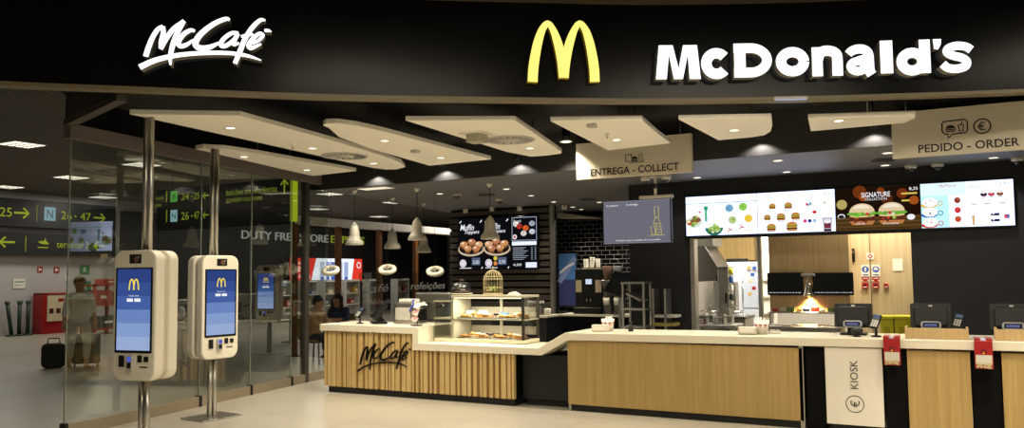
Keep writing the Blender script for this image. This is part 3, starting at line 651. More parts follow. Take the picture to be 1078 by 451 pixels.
def strawcup(lab, px, py, zt, v=9.12):
    x = at(px, py, v=v).x; t = thing('lid_cup', lab, 'cup', (x, v, WT(x+.08)), 0, 'printed paper cups of straws')
    b = MB(CUPM); b.lathe([(0, 0), (.062, 0), (.082, .15), (.078, .15), (.058, .01), (0, .01)], n=24)
    b.use(RED)
    for k in range(9):
        a = 2*PI*k/9; r = .0765
        b.xf(Matrix.Rotation(a, 4, 'Z')); b.rect(-.018, .095, .016, .112, -r-.003); b.rect(-.012, .08, .010, .086, -r+.0)
    b.xf(Matrix()); b.build('cup', t)
    s_ = MB(NAP); random.seed(px)
    for k in range(10):
        a = random.uniform(0, 2*PI); r = random.uniform(.01, .05); s_.cyl((r*math.cos(a), r*math.sin(a), .02), (r*1.25*math.cos(a), r*1.25*math.sin(a), random.uniform(.165, .19)), .005, n=6)
    o = s_.build('straws', t); o['kind'] = 'stuff'
napkins('white napkin holder at the ramp end of the worktop', 632, 345, .945); strawcup('paper cup of straws with red print near the worktop ramp', 640, 345, .947, 9.3)
napkins('white napkin holder before the kitchen opening', 787, 345, .958); strawcup('paper cup of straws with red print before the kitchen opening', 802, 345, .96, 9.25)
t = thing('sauce_bottle', 'small black bottle standing near the steel rack end of worktop', 'bottle', (at(664, 347, v=9.3).x, 9.3, WT(at(664, 347, v=9.3).x+.04)))
MB(RUB).lathe([(0, 0), (.03, 0), (.032, .05), (.02, .07), (.012, .09), (0, .09)]).build('bottle', t); MB(PLAST).lathe([(.014, .09), (.016, .115), (0, .118)]).build('cap', t)
b = MB(WHITE); b.box(-.06, 0, 0, .06, .1, .03, .004); b.use(LGREY).box(-.05, .01, .03, .05, .09, .04)
tag(b.build('leaflet_pile', None, (at(815, 351, v=9.3).x, 9.3, WT(at(815, 351, v=9.3).x+.06))), 'low white pile of tray papers beside the straw cup', 'papers')

# ================================================================== CAFE DISPLAY CASE
x0, x1 = -6.20, -4.80; zc = WT(-6.2)
t = thing('display_case', 'glass pastry display case standing on the low cafe worktop', 'display case', (x0, 9.25, zc))
w = x1-x0
FR = mat('case_frame', '#c9c2aa', 0.35, 0.2); CREAMM = mat('case_cream', '#e6dcc0', 0.4)
MB(CREAMM).box(0, 0, 0, w, .46, .045, .004).build('base_deck', t)
MB(FR).box(.28, .0, .045, .32, .46, .60, .004).build('side_frame', t); DF = mat('case_frame_dark', '#4a463c', .4, .6)
for yy in (0, .43): MB(DF).box(w-.035, yy, .045, w, yy+.03, .60, .003).build('corner_post', t)
MB(CGLASS).box(w-.012, .03, .045, w-.006, .43, .60).build('end_glass', t)
MB(FR).box(0.80, .44, .045, 0.84, .46, .60).build('back_post', t)
MB(FR).box(0.28, -.005, .60, w, .46, .63, .004).build('top_rail', t)
MB(CGLASS).box(0.0, -.008, .045, w, -.002, .62).build('front_glass', t)
MB(CGLASS).box(-.004, 0, .045, .004, .40, .55).build('end_glass', t)
MB(FR).box(0.0, .0, .30, w, .44, .315, .002).build('shelf', t)
MB(FR).box(0.0, -.008, .54, .30, .02, .56, .002).build('sneeze_rail', t)
b = MB(glow('#fff0cf', 2.0)); b.box(0.32, .02, .588, w-.04, .06, .60); b.build('light_tube', t)
area(x0+.85, 9.33, zc+.585, .9, .05, 4, (1, .92, .76)); area(x0+.85, 9.32, zc+.295, .9, .04, 2.2, (1, .92, .76))
MB(mat('case_back', '#b3ac98', .5)).box(.33, .452, .09, w-.05, .46, .20).build('back_door', t); MB(mat('case_back', '#b3ac98', .5)).box(.33, .452, .33, w-.05, .46, .46).build('back_door', t)
# cakes and pastries on the shelf and the deck
DOUGH = mat('pastry', '#b9803c', .6, noise=.25, scale=25); CHOC = mat('chocolate', '#3a1d10', .45, noise=.2, scale=20); ICE = mat('icing', '#efe2cc', .5); PINKI = mat('pink_icing', '#c9757a', .5)
TRAYM = mat('tray_grey', '#6d6a62', .4, .5)
def mb_croissant():
    b = MB(DOUGH); pts = [(.06*math.sin(a), -.03*math.cos(a)+.03, .0265) for a in [(-1.3+2.6*k/8) for k in range(9)]]
    b.tube(pts, [.006, .013, .019, .023, .025, .023, .019, .013, .006], 8); return b
def mb_muffin(M): b = MB(mat('muffin_case', '#d8c7a0', .7), M); b.lathe([(0, 0), (.026, 0), (.034, .04), (.033, .04)], n=16); b.use(M).lathe([(.036, .04), (.04, .052), (.028, .075), (0, .083)], n=16); return b
def mb_donut(M): b = MB(DOUGH, M); b.tube([(.03*math.cos(2*PI*k/14), .03*math.sin(2*PI*k/14), .018) for k in range(14)], .018, 8, True); b.use(M).tube([(.03*math.cos(2*PI*k/14), .03*math.sin(2*PI*k/14), .023) for k in range(14)], .0155, 8, True); return b
def mb_slice(M): b = MB(DOUGH, M); b.prism([(-.045, 0), (.045, -.02), (.045, .05)], 'z', 0, .045, .003); b.use(M).prism([(-.047, 0), (.047, -.022), (.047, .052)], 'z', .046, .06, .003); return b
past = [('croissant', mb_croissant, 'brown croissant', 'croissant'), ('muffin', lambda: mb_muffin(CHOC), 'dark chocolate muffin', 'muffin'), ('doughnut', lambda: mb_donut(PINKI), 'pink iced doughnut', 'doughnut'), ('cake_slice', lambda: mb_slice(ICE), 'white iced cake slice', 'cake'), ('muffin', lambda: mb_muffin(DOUGH), 'plain golden muffin', 'muffin'), ('doughnut', lambda: mb_donut(CHOC), 'chocolate doughnut', 'doughnut')]
for tz, ns, nm, lab in ((zc+.315, 12, 'glass shelf', 'grey serving tray on the glass shelf of the pastry case'), (zc+.045, 14, 'case floor', 'grey serving tray on the floor of the pastry case')):
    b = MB(TRAYM); L = 1.02
    b.prism(rrect(L, .24, .03), 'z', 0, .006); b.tube([(p[0], p[1], .008) for p in rrect(L, .24, .03)], .006, 6, True)
    tag(b.build('serving_tray', None, (x0+.85, 9.40, tz+.001)), lab, 'tray', 'serving trays in the pastry case')
    random.seed(11 if ns == 12 else 5)
    protos = {}
    for k in range(ns):
        j = (k*5+(k//4)) % 6; n_, fn, lb, ct_ = past[j]; row = k % 2
        loc = (x0+.85-.42+.86*(k//2)/(ns/2-1), 9.33+.13*row, tz+.0075)
        l2 = lb+' in the '+('front' if row == 0 else 'rear')+' row on the '+nm
        if j in protos: o = dup(protos[j], loc, random.uniform(-.6, .6), l2)
        else: o = tag(fn().build(n_, None, loc, random.uniform(-.6, .6)), l2, ct_); protos[j] = o
        o['group'] = lb+'s on the '+nm
for k, (xx, M, lb) in enumerate(((.40, mat('wrap_white', '#e7e2d8', .5), 'white wrapped sandwich pack standing'), (.60, mat('wrap_white', '#e7e2d8', .5), 'white wrapped sandwich pack leaning beside its twin'), (.93, mat('wrap_blue', '#4f86c4', .4), 'blue wrapped snack pack lying'), (1.15, mat('wrap_cream', '#d9c89c', .5), 'cream wrapped roll lying'))):
    b = MB(M); b.box(-.07, -.03, 0, .07, .03, .10 if k < 2 else .07, .018, 3)
    tag(b.build('snack_pack', None, (x0+xx, 9.57, zc+.316)), lb+' at the back of the pastry case shelf', 'snack', 'wrapped packs in the pastry case')
# on top of the case
zt = zc+.631
px = lambda x, v: at(x, 300, v=v).x
t = thing('cake_dome', 'clear cake dome with silver handle on the pastry case', 'cake dome', (px(486, 9.45), 9.45, zt))
MB(CREAMM).lathe([(0, 0), (.09, 0), (.15, .012), (.16, .02), (.15, .024), (0, .02)], n=28).build('cake_plate', t)
MB(glassmat('dome_glass', (.90, .90, .95), 1.5, .12, 3.0)).lathe([(.138, .022), (.138, .07), (.12, .125), (.085, .165), (.04, .185), (0, .19)], n=28).build('dome', t)
MB(CHROME).lathe([(0.01, .19), (.012, .2), (.045, .208), (.045, .214), (0, .216)], n=20).build('handle', t)
b = MB(CHOC); b.lathe([(0, .022), (.09, .022), (.09, .075), (.08, .085), (0, .085)], n=24)
b.use(ICE).lathe([(.091, .045), (.091, .052)], n=24)
tag(b.build('layer_cake', None, (px(486, 9.45), 9.45, zt)), 'dark layer cake under the clear dome', 'cake')
t = thing('bird_cage', 'small gold wire bird cage on the pastry case', 'bird cage', (px(519, 9.45), 9.45, zt))
MB(BRASS).lathe([(0, 0), (.135, 0), (.135, .02), (0, .02)], n=28).build('cage_base', t)
b = MB(BRASS)
for k in range(20):
    a = 2*PI*k/20; c, s_ = math.cos(a), math.sin(a)
    b.tube([(r*c, r*s_, h) for r, h in ((.13, .02), (.13, .15), (.13, .215), (.118, .26), (.085, .305), (.035, .335), (.0, .342))], .0028, 5)
for h, r in ((.02, .131), (.10, .131), (.215, .131), (.25, .123)): b.tube([(r*math.cos(2*PI*k/24), r*math.sin(2*PI*k/24), h) for k in range(24)], .005, 6, True)
b.build('cage_wire', t)
MB(BRASS).tube([(0, 0, .34), (0, 0, .352), (.018, 0, .372), (0, 0, .39), (-.018, 0, .372), (0, 0, .352)], .004, 6).build('hanging_loop', t)
b = MB(mat('green_leaves', '#6d8a2a', .6), mat('cream_flower', '#d8cf9c', .6)); random.seed(4)
for k in range(26):
    a = random.uniform(0, 2*PI); r = random.uniform(0, .08); b.use(b.mats[k % 3 == 0]); b.ball((r*math.cos(a), r*math.sin(a), .035+random.uniform(0, .055)), .02, 1, .6, .8, 8)
tag(b.build('flower_posy', None, (px(519, 9.45), 9.45, zt+.021)), 'small green and cream posy inside the bird cage', 'flowers')
b = MB(NAP); b.prism([(-.09, 0), (.09, 0), (.06, .02), (.01, .045), (-.05, .03)], 'y', -.05, .05, .004)
tag(b.build('cloth', None, (px(541, 9.42), 9.42, zt)), 'folded white cloth at the end of the pastry case top', 'cloth')
# ------------------------------------------------------------------ high cafe worktop
t = thing('cafe_till', 'tilted black till with its screen turned away on cafe worktop', 'till', (at(398, 340, v=9.35).x, 9.35, WT(-7.2)+.003), -0.75)
MB(PLAST).box(-.14, -.1, 0, .14, .12, .03, .01).build('foot', t)
MB(PLAST).prism([(.0, .03), (.1, .03), (.02, .13), (-.03, .13)], 'x', -.05, .05).build('neck', t)
b = MB(PLAST); b.xf(Matrix.Translation((.02, 0, .16)) @ Matrix.Rotation(-.75, 4, 'X')); b.box(-.20, -.02, -.13, .20, .025, .15, .012); b.use(mat('screen_off', '#1d1f22', .15)).rect(-.17, -.105, .17, .125, -.0205); b.build('screen', t)
card_reader('black card reader beside the tilted cafe till', 379, 336, 9.2, .975)
t = thing('oven', 'squat steel oven on the cafe worktop with cups on its roof', 'oven', (at(425, 335, v=9.45).x, 9.45, WT(-6.9)+.003))
MB(STEEL).prism([(-.17, 0), (.19, 0), (.19, .25), (.15, .30), (-.13, .29), (-.17, .25)], 'y', -.02, .34, .012).build('housing', t)
MB(LGREY).box(-.13, -.027, .05, .13, -.021, .23, .004).build('rear_panel', t); MB(PLAST).box(.19, .03, .04, .197, .30, .2, .003).build('door', t); MB(CHROME).cyl((.21, .04, .215), (.21, .29, .215), .008).build('handle', t)
cup0 = None; random.seed(2)
for k in range(12):
    loc = (at(425, 335, v=9.45).x-.11+(k % 6)*.05, 9.52+.09*(k//6), WT(-6.9)+.003+.302)
    lb = 'small white cup upturned in the '+('front' if k < 6 else 'rear')+' row on the steel oven'
    if cup0 is None:
        b = MB(NAP); b.lathe([(.022, 0), (.024, .005), (.018, .04), (.016, .048), (0, .05)], n=14); cup0 = tag(b.build('coffee_cup', None, loc), lb, 'cup')
        cup0['group'] = 'cups on the steel oven'
    else: dup(cup0, loc, label=lb)
t = thing('cup_holder', 'cone shaped holder of three pink and white cups with blue ribbon', 'cup holder', (at(438, 338, v=9.12).x, 9.12, WT(-6.5)+.002))
MB(DSTEEL).box(-.07, -.04, 0, .07, .05, .015, .004).build('foot', t); MB(DSTEEL).tube([(0, .03, .01), (0, .035, .2), (.01, .03, .33)], .008).build('rod', t)
for k, (dx, dz) in enumerate(((-.02, .06), (.0, .15), (.035, .24))):
    b = MB(NAP, mat('pink_paper', '#d79a98', .6)); b.xf(Matrix.Translation((dx, -.005, dz)) @ Matrix.Rotation(.5, 4, 'X') @ Matrix.Rotation(.3-.2*k, 4, 'Y'))
    b.lathe([(0, -.055), (.05, .045), (.046, .045)], n=18); b.use(b.mats[1] if k < 2 else NAP).lathe([(.046, .044), (0, .05)], n=18); b.build('cone_cup', t)
MB(mat('blue_ribbon', '#3b53c9', .4)).tube(spline([(-.07, -.05, .2), (-.04, -.06, .25), (0, -.06, .29), (-.02, -.05, .34), (.01, -.05, .36)], 5), .012, 6).build('ribbon', t)
# espresso gear behind, between oven and case
t = thing('espresso_machine', 'chrome espresso machine behind the step of the cafe worktop', 'coffee machine', (at(455, 330, v=10.9).x, 10.9, .9))
MB(STEEL).box(-.34, 0, .32, .34, .42, .48, .02).build('upper_body', t); MB(STEEL).box(-.34, .12, .06, .34, .42, .32, .01).build('back_panel', t); MB(DSTEEL).box(-.34, -.02, 0, .34, .42, .07, .01).build('drip_tray', t)
for xx in (-.17, .17):
    g_ = MB(CHROME); g_.lathe([(.035, .25), (.035, .33), (0, .33)], (xx, .06, 0), 16); go = g_.build('group_head', t); MB(RUB).cyl((xx, .03, .265), (xx, -.12, .25), .014).build('porta_handle', go)
MB(CHROME).tube([(-.36, .03, .33), (-.38, .0, .25), (-.37, -.02, .12)], .007).build('steam_wand', t)
MB(CHROME).box(-.32, .02, .48, .32, .40, .49).build('cup_rail', t)
def counter_back(name, lab, x0_, x1_, y0_, y1_, top, zt_, front):
    t_ = thing(name, lab, 'back counter', (x0_, y0_, 0)); MB(front).box(0, .02, .08, x1_-x0_, y1_-y0_, zt_-.04).build('cabinet', t_)
    MB(top).box(-.02, 0, zt_-.04, x1_-x0_+.02, y1_-y0_, zt_, .004).build('top', t_); MB(RUB).box(.02, .06, 0, x1_-x0_-.02, y1_-y0_, .08).build('plinth', t_); return t_
counter_back('back_counter', 'dark counter under the espresso machine, behind the pastry case', at(432, 330, v=10.9).x, at(478, 330, v=10.9).x, 10.8, 11.4, TOPM, .9, GREY)
counter_back('back_counter', 'dark back counter against the slatted wall below the cafe screens', at(520, 330, v=13.4).x, at(577, 330, v=13.4).x, 13.3, 14.0, TOPM, .9, KW)
t = thing('grinder', 'small steel juicer machine on the dark back counter', 'machine', (at(562, 330, v=13.5).x, 13.5, .9))
MB(STEEL).box(-.15, 0, 0, .15, .3, .2, .015).build('housing', t); MB(CHROME).box(-.17, -.02, .2, .17, .32, .215, .004).build('tray', t); MB(mat('amber', '#e59a1f', .4)).lathe([(0, 0), (.03, 0), (.03, -.008), (0, -.01)], (-.05, -.001, .1), 14, 'y').build('badge', t)
c0 = None
for k in range(7):
    loc = (at(562, 330, v=13.5).x-.15+k*.05, 13.6, .9+.216)
    if c0 is None: b = MB(NAP); b.lathe([(.02, 0), (.024, .005), (.016, .05), (0, .052)], n=12); c0 = tag(b.build('coffee_cup', None, loc), 'small white cup lined up on the steel juicer machine', 'cup', 'cups on the juicer machine')
    else: dup(c0, loc)
b = MB(CREAM); b.lathe([(0, 0), (.06, 0), (.07, .1), (.06, .12), (0, .13)], n=20)
tag(b.build('jar', None, (at(574, 330, v=13.5).x, 13.6, .9)), 'cream jar at the end of the dark back counter', 'jar')
# ================================================================== SOFFIT FITTINGS
DLY = [  # recessed downlights in the soffit: pixel, what each is near
 ((819, 169), 'between the two sign boards, nearest the bulkhead edge'), ((828, 181), 'directly above the second white menu board'), ((734, 187), 'above the salad menu board'), ((934, 161), 'beside the lower corner of the order sign board'),
 ((932, 174), 'above the burger menu board'), ((1046, 166), 'above the ice cream menu board'), ((463, 204), 'between the pendant lamps over the cafe'), ((533, 199), 'beside the pendant lamp before the cafe screens'),
 ((559, 206), 'over the right-hand cafe screen end'), ((583, 212.6), 'at the end of the slatted cafe wall'), ((603, 218), 'over the brick corridor, second of its row'), ((612, 220.6), 'over the brick corridor, third of its row'), ((631, 213), 'above the grey order status screen')]
for p, lb in DLY:
    q = at(*p, z=3.1)
    if q.y > 16.8: q = Vector((-6.9, 16.4, 3.1))
    b = MB(WHITE); lensdown(b, 0, 0, 0, .055); tag(b.build('recessed_downlight', None, (q.x, q.y, 3.1)), 'round recessed downlight in the grey soffit '+lb, 'light', 'soffit downlights')
    spot(q.x, q.y, 3.07, 18, 115, WARM if q.x < -4 else NEUT)
for p, lb in (((490, 220), 'by the upper corner of the cafe screens'), ((517.6, 218), 'behind the pendant before the cafe screens'), ((547, 217.5), 'over the third cafe screen'), ((594, 216), 'at the corner of the brick corridor')):
    q = at(*p, z=3.1); b = MB(WHITE, SPOTL); b.lathe([(.05, 0), (.055, -.03), (.05, -.09), (.04, -.09), (.035, -.02)], n=18); b.use(SPOTL).lathe([(.04, -.07), (0, -.07)], n=18)
    tag(b.build('surface_spot', None, (q.x, q.y, 3.1)), 'white cylinder spot lamp under the grey soffit '+lb, 'lamp', 'surface spots'); spot(q.x, q.y, 2.99, 16, 100)
DOME = mat('dome_cam_white', '#cfcac0', .4); DG = mat('smoked_dome', '#2a2a2c', .1)
for p, lb in (((959, 174), 'above the join of burger and ice cream menu boards'), ((987, 172), 'above the ice cream menu board, next to its twin'), ((1071, 166), 'at the picture edge above the ice cream board'), ((481, 204), 'over the cafe counter'), ((526, 209.5), 'over the cafe counter beside the round vent')):
    q = at(*p, z=3.1); t = thing('dome_camera', 'white dome camera under the soffit '+lb, 'camera', (q.x, q.y, 3.1), 0, 'dome cameras')
    MB(DOME).lathe([(.075, 0), (.08, -.03), (.06, -.05), (0, -.05)], n=24).build('mount_ring', t); MB(DG).lathe([(.052, -.045), (.048, -.07), (.03, -.09), (0, -.098)], n=20).build('lens_dome', t)
for p, lb in (((930, 168), 'black round speaker grille in the soffit beside the order sign board'), ((619, 210), 'dark round speaker grille in the soffit above the brick corridor'), ((512, 205), 'dark round speaker grille in the soffit before the cafe screens')):
    q = at(*p, z=3.1); b = MB(GREY); b.lathe([(.16, 0), (.16, -.012), (.14, -.016), (0, -.014)], n=28)
    b.use(MATTE)
    for r in (.04, .08, .12): b.lathe([(r, -.018), (r+.015, -.018)], n=24)
    tag(b.build('ceiling_speaker', None, (q.x, q.y, 3.1)), lb, 'speaker', 'ceiling speakers')
q = at(395, 198, z=3.1); b = MB(WHITE); b.box(-.3, -.15, -.012, .3, .15, 0, .004); b.use(emit('panel_face', hx('#fff1d4'), 1.0)).box(-.27, -.12, -.014, .27, .12, -.011)
tag(b.build('panel_light', None, (q.x, q.y, 3.1)), 'rectangular lit panel in the soffit at the bulkhead edge over the cafe end', 'light'); spot(q.x, q.y, 3.07, 14, 130)
q = at(596, 149, v=9.7); b = MB(WHITE); lensdown(b, 0, 0, 0, .07); b.use(BLACK).cyl((0, 0, 0), (0, 0, 3.62-q.z), .06); tag(b.build('ceiling_can_light', None, q), 'round can light under the black ceiling between two white rafts', 'light'); spot(q.x, q.y, q.z-.03, 40, 110)
# white bell pendants with black cords
def pendant(lab, u, v, zb):
    t = thing('pendant_lamp', lab, 'pendant lamp', (u, v, zb), 0, 'white bell pendant lamps')
    MB(SHADE).lathe([(.146, .0), (.15, .012), (.146, .045), (.125, .08), (.098, .115), (.088, .15), (.084, .23), (.074, .28), (.05, .325), (.026, .35), (.02, .37), (.018, .365), (.045, .31), (.068, .25), (.075, .15), (.09, .11), (.138, .02)], n=28).build('shade', t)
    MB(RUB).cyl((0, 0, .365), (0, 0, 3.1-zb-.05), .005, n=8).build('cord', t); MB(WHITE).lathe([(0, 3.1-zb), (.05, 3.1-zb), (.045, 3.1-zb-.03), (.012, 3.1-zb-.07), (0, 3.1-zb-.07)], n=20).build('ceiling_cup', t)
    MB(SPOTL).ball((0, 0, .07), .045, n=12).build('bulb', t); spot(u, v, zb+.03, 14, 130, WARM)
for (x, y, v), lb in (((373, 258, 10.40), 'white bell pendant nearest the glass wall, front row'), ((439, 253, 10.72), 'white bell pendant hanging lowest in front, second of the front row'), ((516, 252, 10.78), 'white bell pendant before the dark cafe menu screens'), ((413, 262, 11.75), 'white bell pendant of the rear row, between the two front ones'), ((446, 266, 13.0), 'white bell pendant half hidden behind the lower edge of another')):
    q = at(x, y, v=v); pendant(lb, q.x, q.y, q.z)
RINGM = mat('ring_white', '#e2dcc8', .35)
for (x, y, v), lb in (((348, 285, 10.2), 'white ring pendant hanging before the red advert wall screen'), ((408, 284, 10.75), 'white ring pendant hanging over the tilted cafe till'), ((458, 286, 11.3), 'white ring pendant hanging next to the slatted wall')):
    q = at(x, y, v=v); t = thing('ring_pendant', lb, 'pendant ring', q, 0, 'white ring pendants')
    M = Matrix.Rotation(-YAW, 4, 'Z'); a = math.radians(33)
    b = MB(RINGM); b.xf(Matrix.Rotation(YAW, 4, 'Z') @ Matrix.Rotation(a, 4, 'X')); b.tube([(.115*math.cos(2*PI*k/32), .10*math.sin(2*PI*k/32), 0) for k in range(32)], .038, 12, True); b.build('ring', t)
    MB(RUB).cyl((0, 0, .06), (0, 0, 3.1-q.z), .003, n=6).build('cord', t); MB(mat('ring_stem', '#8b8676', .4)).tube([(0, 0, -.05), (0, 0, .07)], .02, 10).build('bulb_holder', t)
# ================================================================== HANGING SIGN BOARDS
SB = mat('sign_board_cream', '#ddd5be', .6); INK = mat('sign_ink', '#1d1b18', .6)
def signboard(lab, x0, x1, z0, z1, v):
    t = thing('sign_board', lab, 'sign', (x0, v, 0)); MB(SB).box(0, 0, z0, x1-x0, .07, z1, .003).build('board', t)
    for xx in (.15, x1-x0-.15): MB(DSTEEL).cyl((xx, .035, z1), (xx, .035, 3.62), .008, n=8).build('hanger_rod', t)
    return t
def loc(px, py, v, x0): q = at(px, py, v=v); return q.x-x0, q.z
t = signboard('cream hanging board reading PEDIDO - ORDER with burger and euro icons', -.42, 1.25, 2.915, 3.43, 9.84)
b = MB(INK); a = loc(967, 162, 9.84, -.42); c = loc(1073, 146, 9.84, -.42); b.fit('PEDIDO - ORDER', a[0], 2.955, c[0], 3.045, -.004, .001, .014); b.build('lettering', t)
b = MB(INK); k = loc(1034, 133, 9.84, -.42); b.ring(k[0], k[1], .085, .014, -.004); b.text('€', k[0]-.004, k[1]-.045, .125, -.004, .001)
k = loc(1005, 135, 9.84, -.42); b.stroke([(k[0]+p, k[1]+q) for p, q in ((-.10, -.055), (-.12, -.03), (-.12, .06), (-.10, .08), (.10, .085), (.12, .065), (.12, -.04), (.10, -.06), (-.02, -.065), (-.07, -.11), (-.065, -.062), (-.10, -.055))], .014, -.004)
b.disc(k[0]-.04, k[1]+.0, .045, -.0045, .8, 14, 0, PI); b.rect(k[0]-.09, k[1]-.018, k[0]+.01, k[1]-.006, -.0045); b.rect(k[0]-.085, k[1]-.038, k[0]+.005, k[1]-.026, -.0045)
b.stroke([(k[0]+.035, k[1]+.03), (k[0]+.045, k[1]-.04), (k[0]+.075, k[1]-.04), (k[0]+.085, k[1]+.03), (k[0]+.035, k[1]+.03)], .012, -.0045); b.stroke([(k[0]+.06, k[1]+.03), (k[0]+.075, k[1]+.065)], .011, -.0045); b.build('icons', t)
t = signboard('cream hanging board reading ENTREGA - COLLECT with tray icon', -4.28, -2.70, 2.93, 3.42, 9.84)
b = MB(INK); a = loc(622, 187, 9.84, -4.28); c = loc(715, 180, 9.84, -4.28); b.fit('ENTREGA - COLLECT', a[0], 2.965, c[0], 3.06, -.004, .001, .014); b.build('lettering', t)
b = MB(INK); kk = loc(668, 168, 9.84, -4.28); k = (0, 0)
b.stroke([(k[0]-.10, k[1]-.03), (k[0]-.155, k[1]-.03), (k[0]-.15, k[1]+.11), (k[0]-.10, k[1]+.085), (k[0]-.05, k[1]+.11), (k[0]-.05, k[1]+.05)], .014, -.004)
b.disc(k[0]+.0, k[1]+.01, .055, -.0045, .8, 14, 0, PI); b.rect(k[0]-.06, k[1]-.012, k[0]+.06, k[1]+.0, -.0045); b.rect(k[0]-.055, k[1]-.035, k[0]+.055, k[1]-.02, -.0045)
b.stroke([(k[0]+.08, k[1]+.075), (k[0]+.09, k[1]-.02), (k[0]+.13, k[1]-.02), (k[0]+.14, k[1]+.075), (k[0]+.08, k[1]+.075)], .012, -.0045); b.stroke([(k[0]+.11, k[1]+.075), (k[0]+.12, k[1]+.12)], .011, -.0045)
b.stroke([(k[0]-.10, k[1]-.03), (k[0]-.08, k[1]-.055), (k[0]+.14, k[1]-.055), (k[0]+.165, k[1]-.02)], .014, -.0045); 
for v_ in b.bm.verts: v_.co.x = kk[0]+v_.co.x*.8; v_.co.z = kk[1]+v_.co.z*.72
b.build('icons', t)
# camera cluster on a soffit pole above the status screen
q = at(690, 200, v=10.25); t = thing('camera_mount', 'white pole mount with two cameras above the grey status screen', 'camera', (q.x, 10.25, 3.1))
MB(DOME).cyl((0, 0, 0), (0, 0, -.42), .02).build('pole', t); MB(DOME).box(-.22, -.04, -.443, .24, .04, -.40, .01).build('base_plate', t); MB(DOME).box(-.14, -.02, -.17, .15, .02, -.14, .006).build('cross_arm', t)
for xx in (-.14, .15): c = MB(DOME); c.lathe([(.06, -.14), (.065, -.17), (.05, -.2), (0, -.2)], (xx, 0, 0), 20); co = c.build('camera_body', t); MB(DG).lathe([(.04, -.2), (.03, -.23), (0, -.235)], (xx, 0, 0), 16).build('lens_dome', co)
c = MB(RUB); c.ball((0, -.03, -.28), .035, n=14); c.build('joint', t)
# grey status screen
x0, z0, x1, z1 = spn(635, 211, 706, 255.5, 10.25); x0, z0, x1, z1 = -4.06, 2.075, -3.12, 2.64
t = thing('status_screen', 'grey lit order status screen hanging below the collection sign board', 'screen', (x0, 10.25, z0)); w, h = x1-x0, z1-z0
MB(PLAST).box(-.015, 0, -.015, w+.015, .06, h+.015, .004).build('housing', t)
b = MB(glow('#6f6d7a', .95)); b.rect(0, 0, w, h, -.002); b.use(glow('#9a98a6', .9)).rect(-.006, -.006, w+.006, 0, -.0015); b.rect(-.006, h, w+.006, h+.006, -.0015)
TW = glow('#f2f2f6', 1.0); YG = glow('#d9cf5a', .9)
b.use(TW).fit('A preparar', .04, h-.07, .22, h-.035, -.003); b.fit('A entregar', .33, h-.07, .50, h-.03, -.003); b.fit('Verifique aqui o estado do seu pedido', .17, .018, .80, .045, -.003)
b.use(YG); ix = .76
b.stroke([(ix-.025, .33), (ix-.035, .43), (ix-.035, .47), (ix+.025, .47), (ix+.02, .33), (ix-.025, .33)], .007, -.003)
b.stroke([(ix-.05, .25), (ix-.03, .32), (ix+.02, .32), (ix+.045, .25), (ix-.05, .25)], .007, -.003)
b.stroke([(ix-.07, .10), (ix-.09, .2), (ix-.04, .23), (ix-.02, .1), (ix-.07, .1)], .007, -.003); b.stroke([(ix-.02, .1), (ix-.01, .24), (ix+.05, .24), (ix+.06, .1), (ix-.02, .1)], .007, -.003)
for zz in (.13, .17, .205): b.stroke([(ix, zz), (ix+.045, zz)], .006, -.003)
b.stroke([(ix-.12, .09), (ix+.11, .09)], .005, -.003); b.build('display', t)
# ================================================================== MENU BOARDS
MW = glow('#cfdaff', 2.1)
def board(lab, i, bg):
    x0 = -3.47+1.09*i; t = thing('menu_board', lab, 'menu screen', (x0, 12.235, 2.235), 0, 'menu boards over the kitchen opening')
    MB(PLAST).box(0, 0, -.02, 1.088, .06, .625, .003).build('housing', t); b = MB(bg); b.rect(.003, .002, 1.085, .607, -.002); return t, b
Wd, Ht = 1.085, .605
def burger(b, x, z, s, y=-.004):
    b.use(glow('#c98a45')).disc(x, z+.1*s, .5*s, y, .75, 16, 0, PI); b.use(glow('#6aa53a')).rect(x-.55*s, z+.0*s, x+.55*s, z+.12*s, y-.0003); b.use(glow('#b8402c')).rect(x-.45*s, z-.04*s, x+.45*s, z+.02*s, y-.0005)
    b.use(glow('#f0c04a')).rect(x-.5*s, z-.1*s, x+.48*s, z-.04*s, y-.0006); b.use(glow('#4a2716')).rect(x-.5*s, z-.24*s, x+.5*s, z-.1*s, y-.0004); b.use(glow('#c48a4a')).prism([(x-.5*s, z-.24*s), (x+.5*s, z-.24*s), (x+.42*s, z-.42*s), (x-.42*s, z-.42*s)], 'y', y-.0004, y)
def blobs(b, x, z, r, n, cols, y=-.005, k=.3, seed=1):
    rr = random.Random(seed)
    for i in range(n): a = rr.uniform(0, 2*PI); d = rr.uniform(0, r*.8); b.use(glow(cols[i % len(cols)])).disc(x+d*math.cos(a), z+d*math.sin(a)*.75, r*k*rr.uniform(.6, 1.2), y-.0001*i, .8, 9)
t, b = board('white menu board with salad bowls and coloured circles, first in the row', 0, MW)
F = lambda fx, fz: (fx*Wd, (1-fz)*Ht)
b.use(glow('#5d6f6d')).fit('Saladas & Wraps', *F(.03, .12), F(.30, 0)[0], F(0, .06)[1], -.003); b.fit('5,10', *F(.88, .11), F(.96, 0)[0], F(0, .03)[1], -.003); b.use(glow('#7fb0a4')).rect(F(.0, 0)[0], F(0, .19)[1], Wd, F(0, .17)[1], -.003); b.use(glow('#d6dede')).rect(F(.49, 0)[0], .01, F(.494, 0)[0], F(0, .2)[1], -.003)
x, z = F(.12, .62); b.use(glow('#dfe9df')).disc(x, z-.02, .125, -.003, .75); blobs(b, x, z, .12, 30, ['#6f9a3c', '#a9c96a', '#c0392b', '#e8d9b0', '#8a5a33'])
